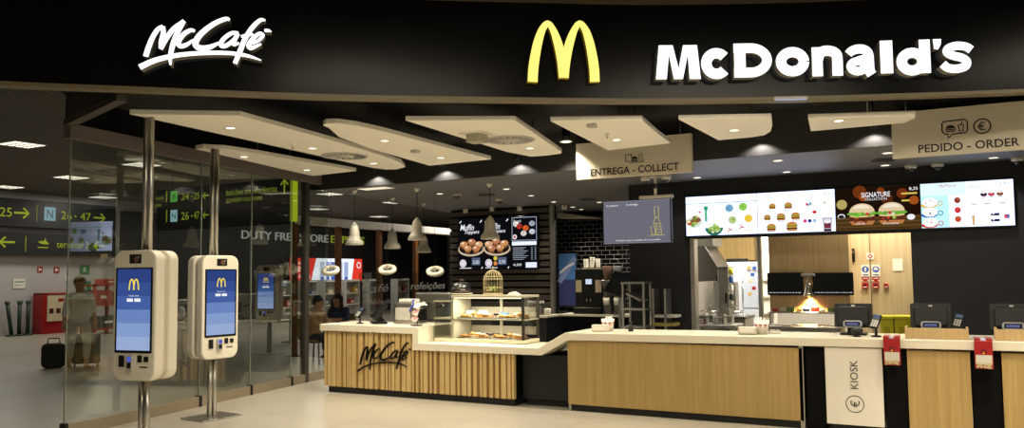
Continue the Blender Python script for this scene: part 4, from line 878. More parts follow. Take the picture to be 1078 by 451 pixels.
x, z = F(.40, .86); b.use(glow('#2e6f5e')).disc(x, z+.03, .14, -.003, .85, 20, PI, 2*PI); blobs(b, x, z+.02, .10, 24, ['#6f9a3c', '#b9d57a', '#e6e0c0', '#93b84d'], seed=3)
x, z = F(.29, .45); b.use(glow('#5fb98d')).rect(x-.02, z-.12, x+.02, z+.06, -.003); b.use(glow('#2a9c74')).rect(x-.03, z+.06, x+.03, z+.12, -.0032); b.use(glow('#d0343a')).disc(F(.2, .4)[0], F(0, .4)[1], .022, -.0034, .7)
for fx, fz, c, c2 in ((.62, .33, '#7fb0d6', '#3c5f86'), (.81, .31, '#93cf55', '#7ab63f'), (.66, .63, '#b9cf86', '#7b8f3a'), (.88, .61, '#f0cc4a', '#e3b93a')): x, z = F(fx, fz); b.use(glow(c)).disc(x, z, .062, -.003); blobs(b, x, z, .06, 8, [c, c2], k=.2, seed=int(fx*100))
for fx, fz in ((.62, .88), (.78, .82)): x, z = F(fx, fz); blobs(b, x, z, .05, 7, ['#d98a4a', '#e8e0cf', '#c0502b'], seed=5)
b.build('display', t)
t, b = board('white menu board with rows of small burgers and a price in its corner', 1, MW)
for fx, fz, s in ((.2, .34, .075), (.41, .34, .085), (.13, .61, .075), (.31, .61, .095), (.50, .60, .095), (.18, .86, .1), (.45, .85, .12)): burger(b, *F(fx, fz), s*1.3); b.use(glow('#b9b4b4')).rect(F(fx-.05, 0)[0], F(0, fz+.115)[1], F(fx+.05, 0)[0], F(0, fz+.095)[1], -.003)
blobs(b, *F(.68, .34), .06, 14, ['#6fa63f', '#d9d9d9', '#d0343a', '#5f9fd0'], seed=8); blobs(b, *F(.87, .3), .045, 10, ['#f0d04a', '#5fc0c0'], seed=9); x, z = F(.75, .52); b.use(glow('#d0222a')).prism([(x-.05, z), (x, z+.03), (x+.03, z-.01), (x-.01, z-.03)], 'y', -.0035, -.003)
for fx, c in ((.62, '#e0457a'), (.68, '#3b3f8f'), (.74, '#a9c6e8')): b.use(glow(c)).disc(*F(fx, .73), .028, -.0035)
x, z = F(.90, .84); b.use(glow('#c7c3d6')).prism([(x-.075, z+.11), (x+.075, z+.11), (x+.05, z-.10), (x-.05, z-.10)], 'y', -.0035, -.003); b.use(glow('#7a2f3f')).rect(x-.045, z-.05, x+.045, z+.03, -.004); b.use(glow('#f2f2f2')).disc(x, z+.05, .05, -.0042, .6); b.use(glow('#3a2330')).rect(x-.05, z-.095, x+.05, z-.06, -.0041)
b.use(glow('#5a6080')).fit('4,30', *F(.87, .15), F(.96, 0)[0], F(0, .06)[1], -.003); b.use(glow('#a8a0a0')).fit('Hamburgers', *F(.03, .15), F(.24, 0)[0], F(0, .08)[1], -.003); b.build('display', t)
t, b = board('dark menu board picturing two big burgers on a wooden table', 2, glow('#1d1009', 1.0))
b.use(glow('#4a3418')).rect(.003, .003, Wd, F(0, .68)[1], -.0025)
for k in range(9): b.use(glow(('#5b4220', '#3d2a13', '#6b5227')[k % 3])).rect(.003, .003+k*.02, Wd, .012+k*.02, -.0028)
for fx, fz, r, c in ((.08, .38, .07, '#c9b46a'), (.30, .1, .09, '#7a3a12'), (.34, .22, .06, '#a34a18'), (.80, .18, .07, '#7d3413'), (.93, .35, .06, '#b0571c'), (.62, .28, .08, '#5a2a10'), (.55, .1, .05, '#8a3d14')): b.use(glow(c, .8)).disc(*F(fx, fz), r, -.003, 1)
def bigburger(x, z, s, j):
    y = -.004-.002*j
    b.use(glow('#b97a43')).prism([(x-.5*s, z-.34*s), (x+.5*s, z-.34*s), (x+.4*s, z-.5*s), (x-.4*s, z-.5*s)], 'y', y, y+.0005); b.use(glow('#5a2c1c')).rect(x-.52*s, z-.34*s, x+.52*s, z-.15*s, y-.0002); blobs(b, x, z-.2*s, .45*s, 12, ['#7a3524', '#b0413a', '#4a2014'], y-.0003, .15, j)
    b.use(glow('#e8c98a')).disc(x, z-.12*s, .5*s, y-.0015, .12); b.use(glow('#6fae3a')).disc(x, z-.02*s, .6*s, y-.0017, .17); blobs(b, x, z, .5*s, 14, ['#8fc94f', '#5f9a35', '#e0dcc0', '#c9402f'], y-.0018, .16, j+5)
    b.use(glow('#e3c9a0')).disc(x, z+.04*s, .5*s, y-.0035, .75, 20, 0, PI); b.use(glow('#f3e7cf')).disc(x, z+.2*s, .33*s, y-.0037, .5, 18, 0, PI)
bigburger(*F(.32, .6), .33, 0); bigburger(*F(.67, .6), .33, 1)
b.use(TW).fit('SIGNATURE', *F(.32, .24), F(.66, 0)[0], F(0, .12)[1], -.009, off=.012); b.fit('COLLECTION', *F(.36, .31), F(.62, 0)[0], F(0, .26)[1], -.009); b.fit('8,35', *F(.88, .13), F(.98, 0)[0], F(0, .05)[1], -.009, off=.01); b.use(glow('#d9c05a')).rect(*F(.79, .21), F(.97, 0)[0], F(0, .17)[1], -.009); b.rect(*F(.79, .37), F(.88, 0)[0], F(0, .33)[1], -.009)
b.use(TW).fit('Classic', *F(.24, .86), F(.36, 0)[0], F(0, .82)[1], -.009); b.fit('Double', *F(.57, .88), F(.75, 0)[0], F(0, .84)[1], -.009); b.disc(*F(.89, .73), .05, -.009, .8); b.disc(*F(.07, .66), .05, -.0085, .7); b.use(glow('#2b1a22')).disc(*F(.07, .67), .04, -.009, .7)
b.build('display', t)
t, b = board('pale menu board with blue ice cream panel and red berries, last in the row', 3, MW)
b.use(glow('#b9ecf5', 1.2)).rect(.003, .003, F(.31, 0)[0], F(0, .28)[1], -.0022); b.use(glow('#d8f5f5', 1.2)).rect(.003, F(0, .28)[1], F(.5, 0)[0], .605, -.0021); b.use(glow('#eef4ff', 1.2)).rect(F(.31, 0)[0], .003, F(.49, 0)[0], F(0, .28)[1], -.0022)
b.use(glow('#c02a6a')).fit('McFlurry', *F(.21, .12), F(.40, 0)[0], F(0, .03)[1], -.003, shear=.2); b.use(glow('#5a6080')).fit('GELADOS', *F(.52, .15), F(.69, 0)[0], F(0, .08)[1], -.003); b.fit('1,85', *F(.87, .12), F(.96, 0)[0], F(0, .05)[1], -.003)
for fz, c in ((.38, '#e8b13a'), (.60, '#2f63c0'), (.83, '#d8242c')):
    x, z = F(.10, fz+.05); b.use(glow(c)).disc(x-.01, z-.035, .10, -.003, .35); b.use(glow('#ffffff', 1.2)).disc(x, z+.005, .09, -.0034, .7); blobs(b, x, z, .08, 8, ['#3a2a1c', c, '#e9dccb'], -.0036, .12, int(fz*10)); x, z = F(.215, fz+.07); b.use(glow(c)).ring(x, z, .034, .01, -.0035, 20)
for fz, c in ((.40, '#8a3324'), (.62, '#d02a2f'), (.82, '#c9451f')): x, z = F(.405, fz); b.use(glow(c)).disc(x, z, .036, -.0035, 1.1); blobs(b, x, z, .03, 6, [c, '#e36a4a'], -.004, .3, 3)
for fx, c in ((.69, '#3a1c22'), (.77, '#c93a55'), (.86, '#8a4a2a')): x, z = F(fx, .30); b.use(glow('#dcd6e2')).prism([(x-.045, z+.02), (x+.045, z+.02), (x+.02, z-.05), (x-.02, z-.05)], 'y', -.0035, -.003); b.use(glow(c)).disc(x, z+.0, .04, -.004, .6); b.use(glow('#f5f1ea')).disc(x, z+.035, .022, -.0042, 1.2)
for fx in (.585, .72, .88): b.use(glow('#c3b7a8')).rect(*F(fx-.03, .52), F(fx+.03, 0)[0], F(0, .49)[1], -.003)
x, z = F(.57, .85); b.use(glow('#d8b27a')).prism([(x-.02, z+.06), (x+.02, z+.06), (x+.012, z-.07), (x-.012, z-.07)], 'y', -.0035, -.003)
for fz in (.75, .88): x, z = F(.80, fz); b.use(glow('#2a2440')).rect(x-.05, z-.015, x+.05, z+.02, -.0035); b.use(glow('#e8e4f0')).disc(x-.02, z+.01, .012, -.004)
x, z = F(.92, .80); b.use(glow('#d84a4a')).rect(x-.03, z-.025, x, z+.03, -.0035); b.use(glow('#6a5fb0')).rect(x, z-.025, x+.03, z+.03, -.0035); b.build('display', t)
# dark cafe screens
def cafescreen(lab, x0, bg):
    t = thing('cafe_screen', lab, 'menu screen', (x0, 14.80, 1.78), 0, 'upright cafe menu screens'); MB(PLAST).box(-.008, 0, -.012, .633, .07, 1.122, .003).build('housing', t); b = MB(bg); b.rect(0, 0, .625, 1.11, -.002); return t, b
DK = glow('#0d0d12', 1.0)
for i, (lab, w1, w2) in enumerate((('upright dark screen with dish of muffins, reading Muffin', 'Muffin', 'Toppers'), ('upright dark screen with muffins, beside the white price menu', 'Muffin', 'Toppers'))):
    t, b = cafescreen(lab, -9.27+.645*i, DK)
    b.use(TW).fit(w1, .05, .86, .40, .99, -.003, shear=.25, off=.01); b.fit(w2, .16, .76, .53, .86, -.003, shear=.25, off=.01)
    b.use(glow('#c9b59a')).disc(.32, .44, .33, -.0025, .45); b.use(glow('#1c1512')).disc(.32, .46, .30, -.0028, .42)
    for k, (x, z) in enumerate(((.14, .55), (.34, .60), (.52, .54), (.24, .46), (.45, .45))):
        if i: x = .64-x
        b.use(glow('#8a5a34')).prism([(x-.08, z), (x+.08, z), (x+.055, z-.09), (x-.055, z-.09)], 'y', -.0036-.0004*k, -.003); b.use(glow(('#c98f5a', '#b97a52', '#d9a878')[k % 3])).disc(x, z+.01, .10, -.0042-.0004*k, .6); b.use(glow('#f0d8c0')).disc(x-.02, z+.03, .045, -.0044-.0004*k, .5); b.use(glow('#c94a5a')).disc(x+.02, z+.035, .015, -.0046-.0004*k)
    b.use(glow('#e6dfe8')).disc(.115, .14, .085, -.003); b.use(glow('#b9a0c0')).ring(.115, .14, .06, .012, -.0032, 20)
    b.use(glow('#56627a')).rect(.34, .10, .55, .26, -.003); b.use(TW).fit('2,50', .37, .12, .52, .20, -.0035); b.use(TW).rect(.03, .03, .33, .045, -.003); b.stroke([(.58, .02), (.61, .06)], .02, -.003)
    if i: b.use(glow('#d9c94a')).disc(.28, .24, .045, -.003); b.use(glow('#d98a4a')).disc(.28, .13, .045, -.003)
    for xx in (.03, .55): b.use(TW).stroke([(xx, 1.02), (xx+.05, 1.07)], .02, -.003)
    b.build('display', t)
t, b = cafescreen('upright dark screen with price list and white strip, last of three', -7.96, DK)
b.use(glow('#d8d8de')).ring(0, 0, 0, 0, 0, 3) if False else None
b.use(glow('#b8c4dc')).rect(.02, .60, .605, 1.09, -.0022); b.use(DK).rect(.03, .61, .595, 1.08, -.0024)
for k, (x, z, c) in enumerate(((.12, .95, '#e8e4dc'), (.2, .9, '#b0302a'), (.35, .86, '#d9602a'), (.30, .75, '#d8d4cc'), (.5, .95, '#9fa8b8'), (.5, .78, '#c9ccd6'))): b.use(glow(c)).disc(x, z, .07, -.003-.0002*k, .8); blobs(b, x, z, .05, 5, [c, '#2a2320'], -.004, .3, k)
b.use(TW).fit('Brunch', .06, .98, .24, 1.04, -.005, shear=.2); b.disc(.09, .68, .05, -.004); b.use(glow('#c94a3a')).disc(.09, .68, .03, -.0042)
b.use(glow('#e8eef8', 1.1)).rect(.02, .50, .60, .58, -.003)
for k in range(8): b.use(glow('#9aa2b2')).rect(.04, .20+k*.035, .30+.05*((k*7) % 3), .212+k*.035, -.003); b.rect(.47, .20+k*.035, .51, .212+k*.035, -.003); b.rect(.55, .20+k*.035, .59, .212+k*.035, -.003)
b.use(glow('#dfe6f4', 1.1)).rect(.34, .03, .60, .14, -.003); b.use(TW).fit('4,00', .04, .06, .24, .12, -.003); b.build('display', t)
# ================================================================== KIOSKS
def kiosk(lab, u, v, rz, pole_top, base=True):
    t = thing('order_kiosk', lab, 'kiosk', (u, v, 0), rz, 'double sided order kiosks')
    z0, z1 = .70, 1.925; zc = (z0+z1)/2; h = z1-z0; w = .50
    for s_, nm in ((-1, 'front_unit'), (1, 'rear_unit')):
        ya, yb = (-.15, -.03) if s_ < 0 else (.03, .15)
        b = MB(KWHITE); b.prism(rrect(w, h, .10, 8, 0, zc), 'y', ya, yb, .018, 3)
        un = b.build(nm, t); b = MB(mat('kiosk_back', '#cfc8b4', .4)); b.prism(rrect(w-.05, h-.06, .08, 8, 0, zc), 'y', min(0, s_*.03), max(0, s_*.03)); b.build('spacer', un)
        R = Matrix() if s_ < 0 else Matrix.Rotation(PI, 4, 'Z'); yf = -.15
        b = MB(BLACK); b.xf(R); b.prism(rrect(.43, .80, .008, 2, 0, 1.36), 'y', yf-.004, yf+.002)
        b.use(glow('#5470b4', .85)).rect(-.195, .985, .195, 1.745, yf-.005)
        for k in range(6): b.use(glow(('#2f4585', '#3a5396', '#4764a8', '#6f8bc6', '#8aa3d4', '#9db2dc')[5-k], .9)).rect(-.195, .985+k*.127, .195, .985+(k+1)*.127, yf-.0053)
        my = 1.60; b.use(glow('#f5d84a', 1.1))
        for q in (-.026, .026): b.stroke([(q+.028*math.cos(a), my-.05+.10*math.sin(a)) for a in [PI-PI*k/12 for k in range(13)]], .014, yf-.006)
        b.use(TW).fit('Toque para comecar', -.06, 1.485, .06, 1.505, yf-.006); b.rect(-.08, 1.44, -.008, 1.47, yf-.006); b.rect(.008, 1.44, .08, 1.47, yf-.006); b.build('touch_screen', un)
        b = MB(PLAST); b.xf(R); b.rect(-.06, 1.80, .08, 1.885, yf-.003); b.use(mat('copper_lens', '#7d5c48', .3, .5)).disc(.02, 1.84, .03, yf-.004); b.use(LGREY).disc(.05, 1.86, .008, yf-.004); b.build('scanner_window', un)
        b = MB(PLAST); b.xf(R); b.box(-.16, yf-.012, .83, -.10, yf, .935, .004); b.build('receipt_slot', un)
        b = MB(LGREY); b.xf(R); b.box(-.055, yf-.03, .80, .015, yf, .94, .006); b.use(glow('#4f5fd6', .9)).rect(-.042, .885, .002, .925, yf-.031); b.use(PLAST).rect(-.042, .82, .002, .875, yf-.031); b.build('card_terminal', un)
        b = MB(PLAST); b.xf(R); b.box(.055, yf-.008, .875, .105, yf, .94, .003); b.box(.13, yf-.008, .88, .18, yf, .93, .003); b.use(mat('slot_dark', '#2b2722', .5)).rect(.08, .825, .17, .838, yf-.002); b.build('code_reader', un)
    for xx in (-.03, .03): MB(STEEL).cyl((xx, 0, .012 if base else 0), (xx, 0, z0+.02), .030).build('post', t); MB(STEEL).cyl((xx, 0, z1-.02), (xx, 0, pole_top), .026).build('upper_post', t) if pole_top else None
    MB(STEEL).box(-.27, -.22, 0, .27, .22, .018, .004).build('base_plate', t)
    return t
kiosk('nearest white order kiosk, its lower post cut by the picture edge', -6.72, 5.09, math.radians(10), 3.22)
kiosk('white order kiosk on steel floor plate between the other two kiosks', -7.70, 6.75, math.radians(84), 3.22)
kiosk('small distant white order kiosk seen through the glass wall', -12.98, 12.92, math.radians(14), None)
# ================================================================== BRICK CORRIDOR EQUIPMENT
X = lambda x, v: at(x, 300, v=v).x
Z_ = lambda x, y, v: at(x, y, v=v).z
counter_back('back_counter', 'black counter under the coffee machine, before the brick wall', X(589, 14.4), X(668, 14.4), 14.3, 14.95, TOPM, .88, MATTE)
b = MB(mat('poster_frame', '#15151a', .4), mat('poster_blue', '#8a9fd0', .5), mat('poster_navy', '#3b4173', .5), mat('poster_white', '#e6e6ee', .5), mat('poster_skyblue', '#4f7fc0', .5))
x0, z0, x1, z1 = spn(587, 266, 606, 323, 16.9); w, h = x1-x0, z1-z0
b.box(0, 0, 0, w, .03, h); b.use(b.mats[2]).rect(.02, .02, w-.02, h-.02, -.002); b.use(b.mats[4]).rect(.02, h*.5, w-.02, h-.02, -.003); b.use(b.mats[1]).stroke(spline([(.03, h*.45), (w*.4, h*.62), (w*.7, h*.8), (w-.04, h*.9)], 6), .12, -.004); b.use(b.mats[3]).stroke(spline([(.05, h*.62), (w*.5, h*.74), (w-.06, h*.8)], 6), .05, -.005)
tag(b.build('poster', None, (x0, 16.955, z0)), 'blue and white picture poster on the black brick wall', 'poster')
v = 14.5; xc = X(619, v); t = thing('coffee_machine', 'tall black coffee machine with lit display before the brick wall', 'coffee machine', (xc, v, .882))
w = .30; MB(PLAST).box(-w, .05, 0, w, .45, .88, .015).build('housing', t); MB(PLAST).box(-w, -.06, 0, w, .06, .12, .01).build('drip_tray', t)
MB(CHROME).box(-w+.02, -.07, .12, w-.02, .05, .13, .002).build('grid', t); b = MB(glow('#c9d8f0', 1.0)); b.rect(-.07, .58, .06, .68, .046); b.use(PLAST).box(-.10, .03, .30, .10, .05, .50, .01); b.build('display', t)
for xx, M in ((-.22, mat('side_card', '#b9b08a', .6)), (.20, mat('side_card2', '#c9b9a0', .6))): MB(M).box(xx-.06, .04, .42, xx+.06, .05, .66).build('card', t)
for xx in (-.03, .05): MB(CHROME).cyl((xx, -.0, .30), (xx, -.0, .24), .012).build('spout', t)
MB(CHROME).lathe([(.03, 0), (.03, -.02), (0, -.025)], (-.26, .05, .76), 16, 'y').build('dial', t); MB(CHROME).lathe([(.03, 0), (.03, -.02), (0, -.025)], (.25, .05, .76), 16, 'y').build('dial', t)
b = MB(BRASS); b.box(-.17, .08, 0, .22, .4, .02); tag(b.build('cup_tray', None, (xc, v, 1.764)), 'brass tray on the roof of the tall coffee machine', 'tray')
for k, (dx, hh, lean) in enumerate(((-.12, .20, 0), (.0, .24, .12), (.14, .20, -.05))):
    b = MB(NAP); b.xf(Matrix.Rotation(lean, 4, 'Y'))
    for j in range(5): b.lathe([(.0, j*hh/6), (.042, j*hh/6), (.05, j*hh/6+hh/5), (.045, j*hh/6+hh/5)], n=16)
    tag(b.build('cup_stack', None, (xc+dx, v+.2, 1.788)), ('short stack of white cups at the outer side of the brass tray', 'tallest leaning stack of white cups on the brass tray', 'short stack of white cups nearest the mixer on the brass tray')[k], 'cups', 'stacked paper cups on the coffee machine')
# milkshake mixers
for x, lb, M in ((639, 'grey blender with reddish cup beside the tall coffee machine', mat('brown_cup', '#8a6a5c', .3)), (650, 'grey blender with clear cup, next to the black tilted monitor', mat('grey_cup', '#8f8f92', .2))):
    v = 14.45; t = thing('blender', lb, 'blender', (X(x, v), v, .882), 0, 'blenders before the brick wall')
    MB(DSTEEL).box(-.08, 0, 0, .08, .2, .55, .01).build('column', t); MB(DSTEEL).box(-.09, -.1, .55, .09, .2, .66, .015).build('head', t); MB(M).lathe([(0, .66), (.07, .66), (.095, .92), (.09, .93), (0, .93)], (0, .02, 0), 20).build('hopper', t); MB(CHROME).cyl((0, -.05, .55), (0, -.05, .3), .008).build('whisk', t); MB(CREAM).lathe([(0, .18), (.05, .18), (.065, .32), (.06, .32)], (0, -.05, 0), 18).build('mixing_cup', t)
v = 12.05; t = thing('tilted_monitor', 'black monitor tilted on an arm beside the steel rack', 'monitor', (X(650, v), v, .0))
MB(DSTEEL).cyl((0, .1, 0), (0, .1, 1.4), .03).build('post', t); MB(DSTEEL).cyl((0, .1, 0), (0, .1, .02), .16).build('foot', t)
b = MB(PLAST); b.xf(Matrix.Translation((0, 0, 1.50)) @ Matrix.Rotation(-.5, 4, 'X') @ Matrix.Rotation(.35, 4, 'Y')); b.box(-.16, -.02, -.20, .16, .03, .20, .012); b.use(mat('screen_off', '#1d1f22', .15)).rect(-.14, -.17, .14, .17, -.0205); b.build('screen', t)
v = 11.6; x0, _, x1, _ = spn(655, 300, 678, 345, v); t = thing('steel_rack', 'open steel shelf rack with sloping tray before the black wall', 'rack', (x0, v, 0)); w = x1-x0
for xx in (0, w-.03):
    for yy in (0, .32): MB(STEEL).box(xx, yy, 0, xx+.03, yy+.03, 1.50).build('upright', t)
for zz in (.55, .85, 1.12, 1.50): MB(STEEL).box(-.01, -.01, zz-.02 if zz < 1.5 else 1.50, w+.01, .36, zz+.005 if zz < 1.5 else 1.53).build('shelf', t)
MB(STEEL).xf(Matrix.Translation((w/2, .17, 1.3)) @ Matrix.Rotation(.45, 4, 'Y')).box(-w/2+.05, -.15, -.012, w/2-.05, .15, .012).build('sloping_tray', t)
v = 11.9; t = thing('waste_stand', 'grey metal stand with open shelf beside the steel rack', 'stand', (X(694, v), v, 0))
MB(STEEL).box(-.12, 0, 0, -.09, .3, 1.42).build('side_post', t) ; MB(STEEL).box(.07, 0, 0, .10, .3, 1.42).build('side_post', t); MB(LGREY).box(-.12, 0, .98, .24, .32, 1.02).build('shelf', t); MB(OLIVE).box(-.12, -.02, .85, .22, .30, .9).build('shelf', t)
# ================================================================== KITCHEN
v = 13.25; x0, z0, x1, z1 = spn(811, 252, 893, 330, v); t = thing('wood_cabinet', 'hanging light wood cabinet behind the two black screens', 'cabinet', (x0, v, z0)); w = x1-x0
MB(OAKL).box(0, 0, 0, w, .5, 3.19-z0, .003).build('body', t)
for px_, in ((843,), (857,)): MB(RUB).lathe([(.008, 0), (.008, -.003), (0, -.003)], (X(px_, v)-x0, 0, Z_(px_, 257, v)-z0), 10, 'y').build('screw_cap', t)
for k, (xa, xb, lb) in enumerate(((808, 845, 'black order monitor on the wood cabinet beside the kitchen passage'), (856, 898, 'black order monitor on the wood cabinet next to the pale partition'))):
    vv = 13.17; a0, c0, a1, c1 = spn(xa, 287, xb, 311, vv); t = thing('order_monitor', lb, 'monitor', (a0, vv, c0), 0, 'black kitchen order monitors'); w, h = a1-a0, c1-c0
    MB(BLACK).box(0, 0, 0, w, .05, h, .005).build('housing', t); b = MB(glow('#14130f', 1.0), TW); b.rect(.02, .025, w-.02, h-.02, -.001); b.use(glow('#c9ced6', .9))
    random.seed(k); xx = .03
    while xx < w-.05: l_ = random.uniform(.01, .05); b.rect(xx, .035, xx+l_, .045, -.002); xx += l_+.012
    b.build('display', t); MB(BLACK).box(w*.4, .05, h*.4, w*.6, .08, h*.6).build('wall_bracket', t)
v = 13.08; xc = X(851, v); zl = Z_(851, 312, v); t = thing('heat_lamp', 'chrome bell heat lamp between the two black monitors', 'lamp', (xc, v, zl))
MB(CHROME).lathe([(.085, 0), (.088, .01), (.08, .05), (.06, .12), (.045, .18), (.035, .2), (0, .2)], n=24).build('shade', t); MB(CHROME).cyl((0, 0, .2), (0, 0, .31), .02).build('stem', t); MB(LGREY).box(-.10, -.03, .31, .09, .085, .35, .006).build('bracket', t); MB(emit('heat_bulb', hx('#ffb357'), 8)).ball((0, 0, .03), .04, n=12).build('bulb', t)
spot(xc, v, zl-.02, 60, 120, (1, .62, .28), .5, .03); spot(xc, v+.12, zl-.02, 9, 120, (1, .62, .28), .6, .03)
x0, x1 = X(806, 12.7), X(884, 12.7); t = thing('hot_counter', 'steel serving counter under the heat lamp', 'counter', (x0, 12.62, 0)); w = x1-x0
MB(STEEL).box(0, .02, .1, w, .58, .80).build('cabinet', t); MB(STEEL).box(-.02, 0, .80, w+.02, .60, .84, .006).build('top', t)
for xx in (.03, w-.07): MB(STEEL).box(xx, .05, 0, xx+.04, .56, .1).build('leg', t)
MB(STEEL).box(.0, .3, .84, .02, .56, 1.02).build('upright', t); MB(STEEL).box(w-.02, .3, .84, w, .56, 1.02).build('upright', t); MB(STEEL).box(-.02, .28, 1.02, w+.02, .60, 1.04, .004).build('heat_shelf', t)
random.seed(9); KC = [mat('box_red', '#a8322a', .5), mat('box_white', '#e6dfd0', .5), mat('box_green', '#5a7a3a', .5), mat('box_brown', '#7a5636', .5), mat('box_blue', '#3f5a8a', .5)]
KN = ['red', 'white', 'green', 'brown', 'blue']
for k in range(9):
    M = k % 5; x = x0+.08+.115*k; b = MB(KC[M]); s_ = .035+.01*(k % 3)
    b.prism([(-s_, 0), (s_, 0), (s_*1.15, s_*1.3), (-s_*1.15, s_*1.3)], 'y', -.04, .04, .004)
    tag(b.build('burger_box', None, (x, 13.12 if k % 2 else 13.0, 1.0415)), f'small {KN[M]} food box on the heat shelf, '+('deeper in' if k % 2 else 'at the front edge')+(' beyond the lamp' if k > 4 else ' near the passage'), 'box', 'food boxes on the heat shelf')
tr0 = None
for k in range(3):
    loc_ = (x0+.2+.38*k, 12.82, .8415)
    b = MB((LGREY, CREAMM, STEEL)[k]); b.prism(rrect(.3, .2, .02), 'z', 0, .02, .004); tag(b.build('food_tray', None, loc_), ('grey', 'cream', 'steel')[k]+' shallow tray on the serving counter under the heat shelf', 'tray', 'trays on the serving counter')
# partition notices
v = 14.195
def notice(lab, px_, py, wpx, hpx, draw, name='safety_sign', cat='sign', grp=None, base=WHITE):
    a0, c0, a1, c1 = spn(px_-wpx/2, py-hpx/2, px_+wpx/2, py+hpx/2, v-.008); w, h = a1-a0, c1-c0
    b = MB(base); b.box(0, 0, 0, w, .006, h); draw(b, w, h); tag(b.build(name, None, (a0, v-.008, c0)), lab, cat, grp)
def mand(b, w, h):
    b.use(BLUE).disc(w/2, h*.6, w*.42, -.001); b.use(WHITE).disc(w/2, h*.68, w*.13, -.002); b.rect(w*.42, h*.42, w*.58, h*.62, -.002); b.use(BLUE).rect(w*.15, h*.06, w*.85, h*.16, -.001)
def mand2(b, w, h):
    b.use(BLUE).disc(w/2, h*.6, w*.42, -.001); b.use(WHITE).rect(w*.25, h*.55, w*.75, h*.66, -.002); b.disc(w*.5, h*.66, w*.18, -.0021, 1, 12, 0, PI); b.use(BLUE).rect(w*.15, h*.06, w*.85, h*.16, -.001)
def redp(b, w, h):
    b.use(RED).rect(w*.03, h*.3, w*.97, h*.95, -.001); b.use(WHITE).rect(w*.2, h*.55, w*.8, h*.7, -.002); b.use(RED).disc(w/2, h*.3, w*.3, -.0015, .6)
def redbx(b, w, h): b.use(MATTE).rect(w*.2, h*.25, w*.8, h*.75, -.012)
notice('white notice with blue round symbol left of the door joint', 911, 285, 8.5, 12, mand, grp='blue mandatory signs'); notice('white notice with blue round helmet symbol right of the door joint', 922, 285, 8.5, 12, mand2, grp='blue mandatory signs')
notice('small red label under the first blue symbol', 911, 294, 8.5, 4.5, redp, grp='red labels'); notice('small red label under the helmet symbol', 922, 294, 8.5, 4.5, redp, grp='red labels')
def redthing(lab, x, y, s_):
    q = at(x, y, v=v); t = thing('alarm_box', lab, 'alarm box', (q.x, v-.05, q.z), 0, 'red alarm boxes'); MB(RED).box(-s_, 0, -s_, s_, .05, s_, .006).build('box', t); b = MB(MATTE, WHITE); b.prism([(-s_*.6, -s_*.1), (s_*.6, -s_*.1), (0, s_*.65)], 'y', -.002, 0); b.use(WHITE).rect(-s_*.6, -s_*.6, s_*.6, -s_*.3, -.001); b.build('mark', t)
redthing('red alarm box under the first blue symbol', 911, 301, .048); redthing('red alarm box under the helmet symbol', 922, 301, .048); redthing('smaller red alarm button beyond the helmet symbol', 933, 301, .036)
notice('white square notice with red diamond above the blue symbols', 916, 270, 7, 7, lambda b, w, h: (b.use(RED).prism([(w*.5, h*.08), (w*.92, h*.5), (w*.5, h*.92), (w*.08, h*.5)], 'y', -.002, 0), b.use(WHITE).disc(w/2, h/2, w*.16, -.003)))
notice('blank white sheet of paper on the pale partition', 945, 279, 10, 13, lambda b, w, h: b.use(mat('sheet_line', '#d2d0cc', .7)).rect(w*.15, h*.75, w*.85, h*.8, -.001), 'paper_sheet', 'paper', None, WHITE)
q = at(898, 269, v=v); b = MB(BLACK); b.box(-.03, -.03, -.11, .03, 0, .11, .006); b.use(DSTEEL).rect(-.02, .03, .02, .08, -.031); tag(b.build('wall_phone', None, (q.x, v, q.z)), 'slim black wall phone between cabinet and pale partition', 'phone')
# yellow tubs
for px_, lb, wd in ((932, 'narrower yellow tub beside the first till', .095), (949, 'wider yellow tub behind the wooden till board', .118)):
    v2 = 13.0; x = X(px_, v2); zt = Z_(px_, 333, v2); t = thing('yellow_tub', lb, 'tub', (x, v2, 0), 0, 'yellow tubs'); b = MB(YEL); b.prism([(-wd*.85, 0), (wd*.85, 0), (wd*.95, zt-.03), (-wd*.95, zt-.03)], 'y', 0, .34, .01); b.build('body', t); MB(YEL).box(-wd, -.03, zt-.05, wd, .37, zt, .008).build('rim', t); b = MB(YEL); b.box(-wd*.6, -.012, .3, -wd*.5, .01, zt-.08); b.box(wd*.5, -.012, .3, wd*.6, .01, zt-.08); b.use(mat('yellow_shade', '#b9b018', .4)).prism(rrect(wd*.9, .3, .03, cz=zt-.3), 'y', -.006, .004); b.build('front_rib', t)
# fridge, hood, fryer, passage post
v = 15.6; x0, _, x1, _ = spn(764, 280, 800, 345, v); zt = Z_(780, 276, v); t = thing('fridge', 'tall white fridge with magnets at the back of the kitchen', 'fridge', (x0, v, 0)); w = x1-x0
MB(mat('fridge_white', '#d5dae2', .35)).box(0, .03, .08, w, .7, zt, .01).build('body', t); MB(mat('fridge_white', '#d5dae2', .35)).box(.01, 0, .9, w-.35, .03, zt-.02, .008).build('door', t)
d = MB(mat('fridge_door2', '#c3cbd8', .35)); d.box(w-.33, -.012, .98, w-.01, .03, zt-.27, .008); do = d.build('door', t); MB(mat('fridge_white', '#d5dae2', .35)).box(w-.33, -.012, .1, w-.01, .03, .96, .008).build('door', t); MB(mat('fridge_white', '#d5dae2', .35)).box(.01, 0, .1, w-.35, .03, .88, .008).build('door', t)
b = MB(mat('magnet_a', '#c9a15a', .5), BLUE, mat('magnet_b', '#d8d0a0', .5), RED); 
for k, (dx, dz) in enumerate(((w-.2, 1.75), (w-.14, 1.62), (w-.19, 1.5), (w-.12, 1.36), (w-.2, 1.25), (w-.1, zt-.12))): MB(b.mats[k % 4]).box(dx-.035, -.018, dz-.03, dx+.035, -.011, dz+.03, .002).build('magnet', do)
b.bm.free()
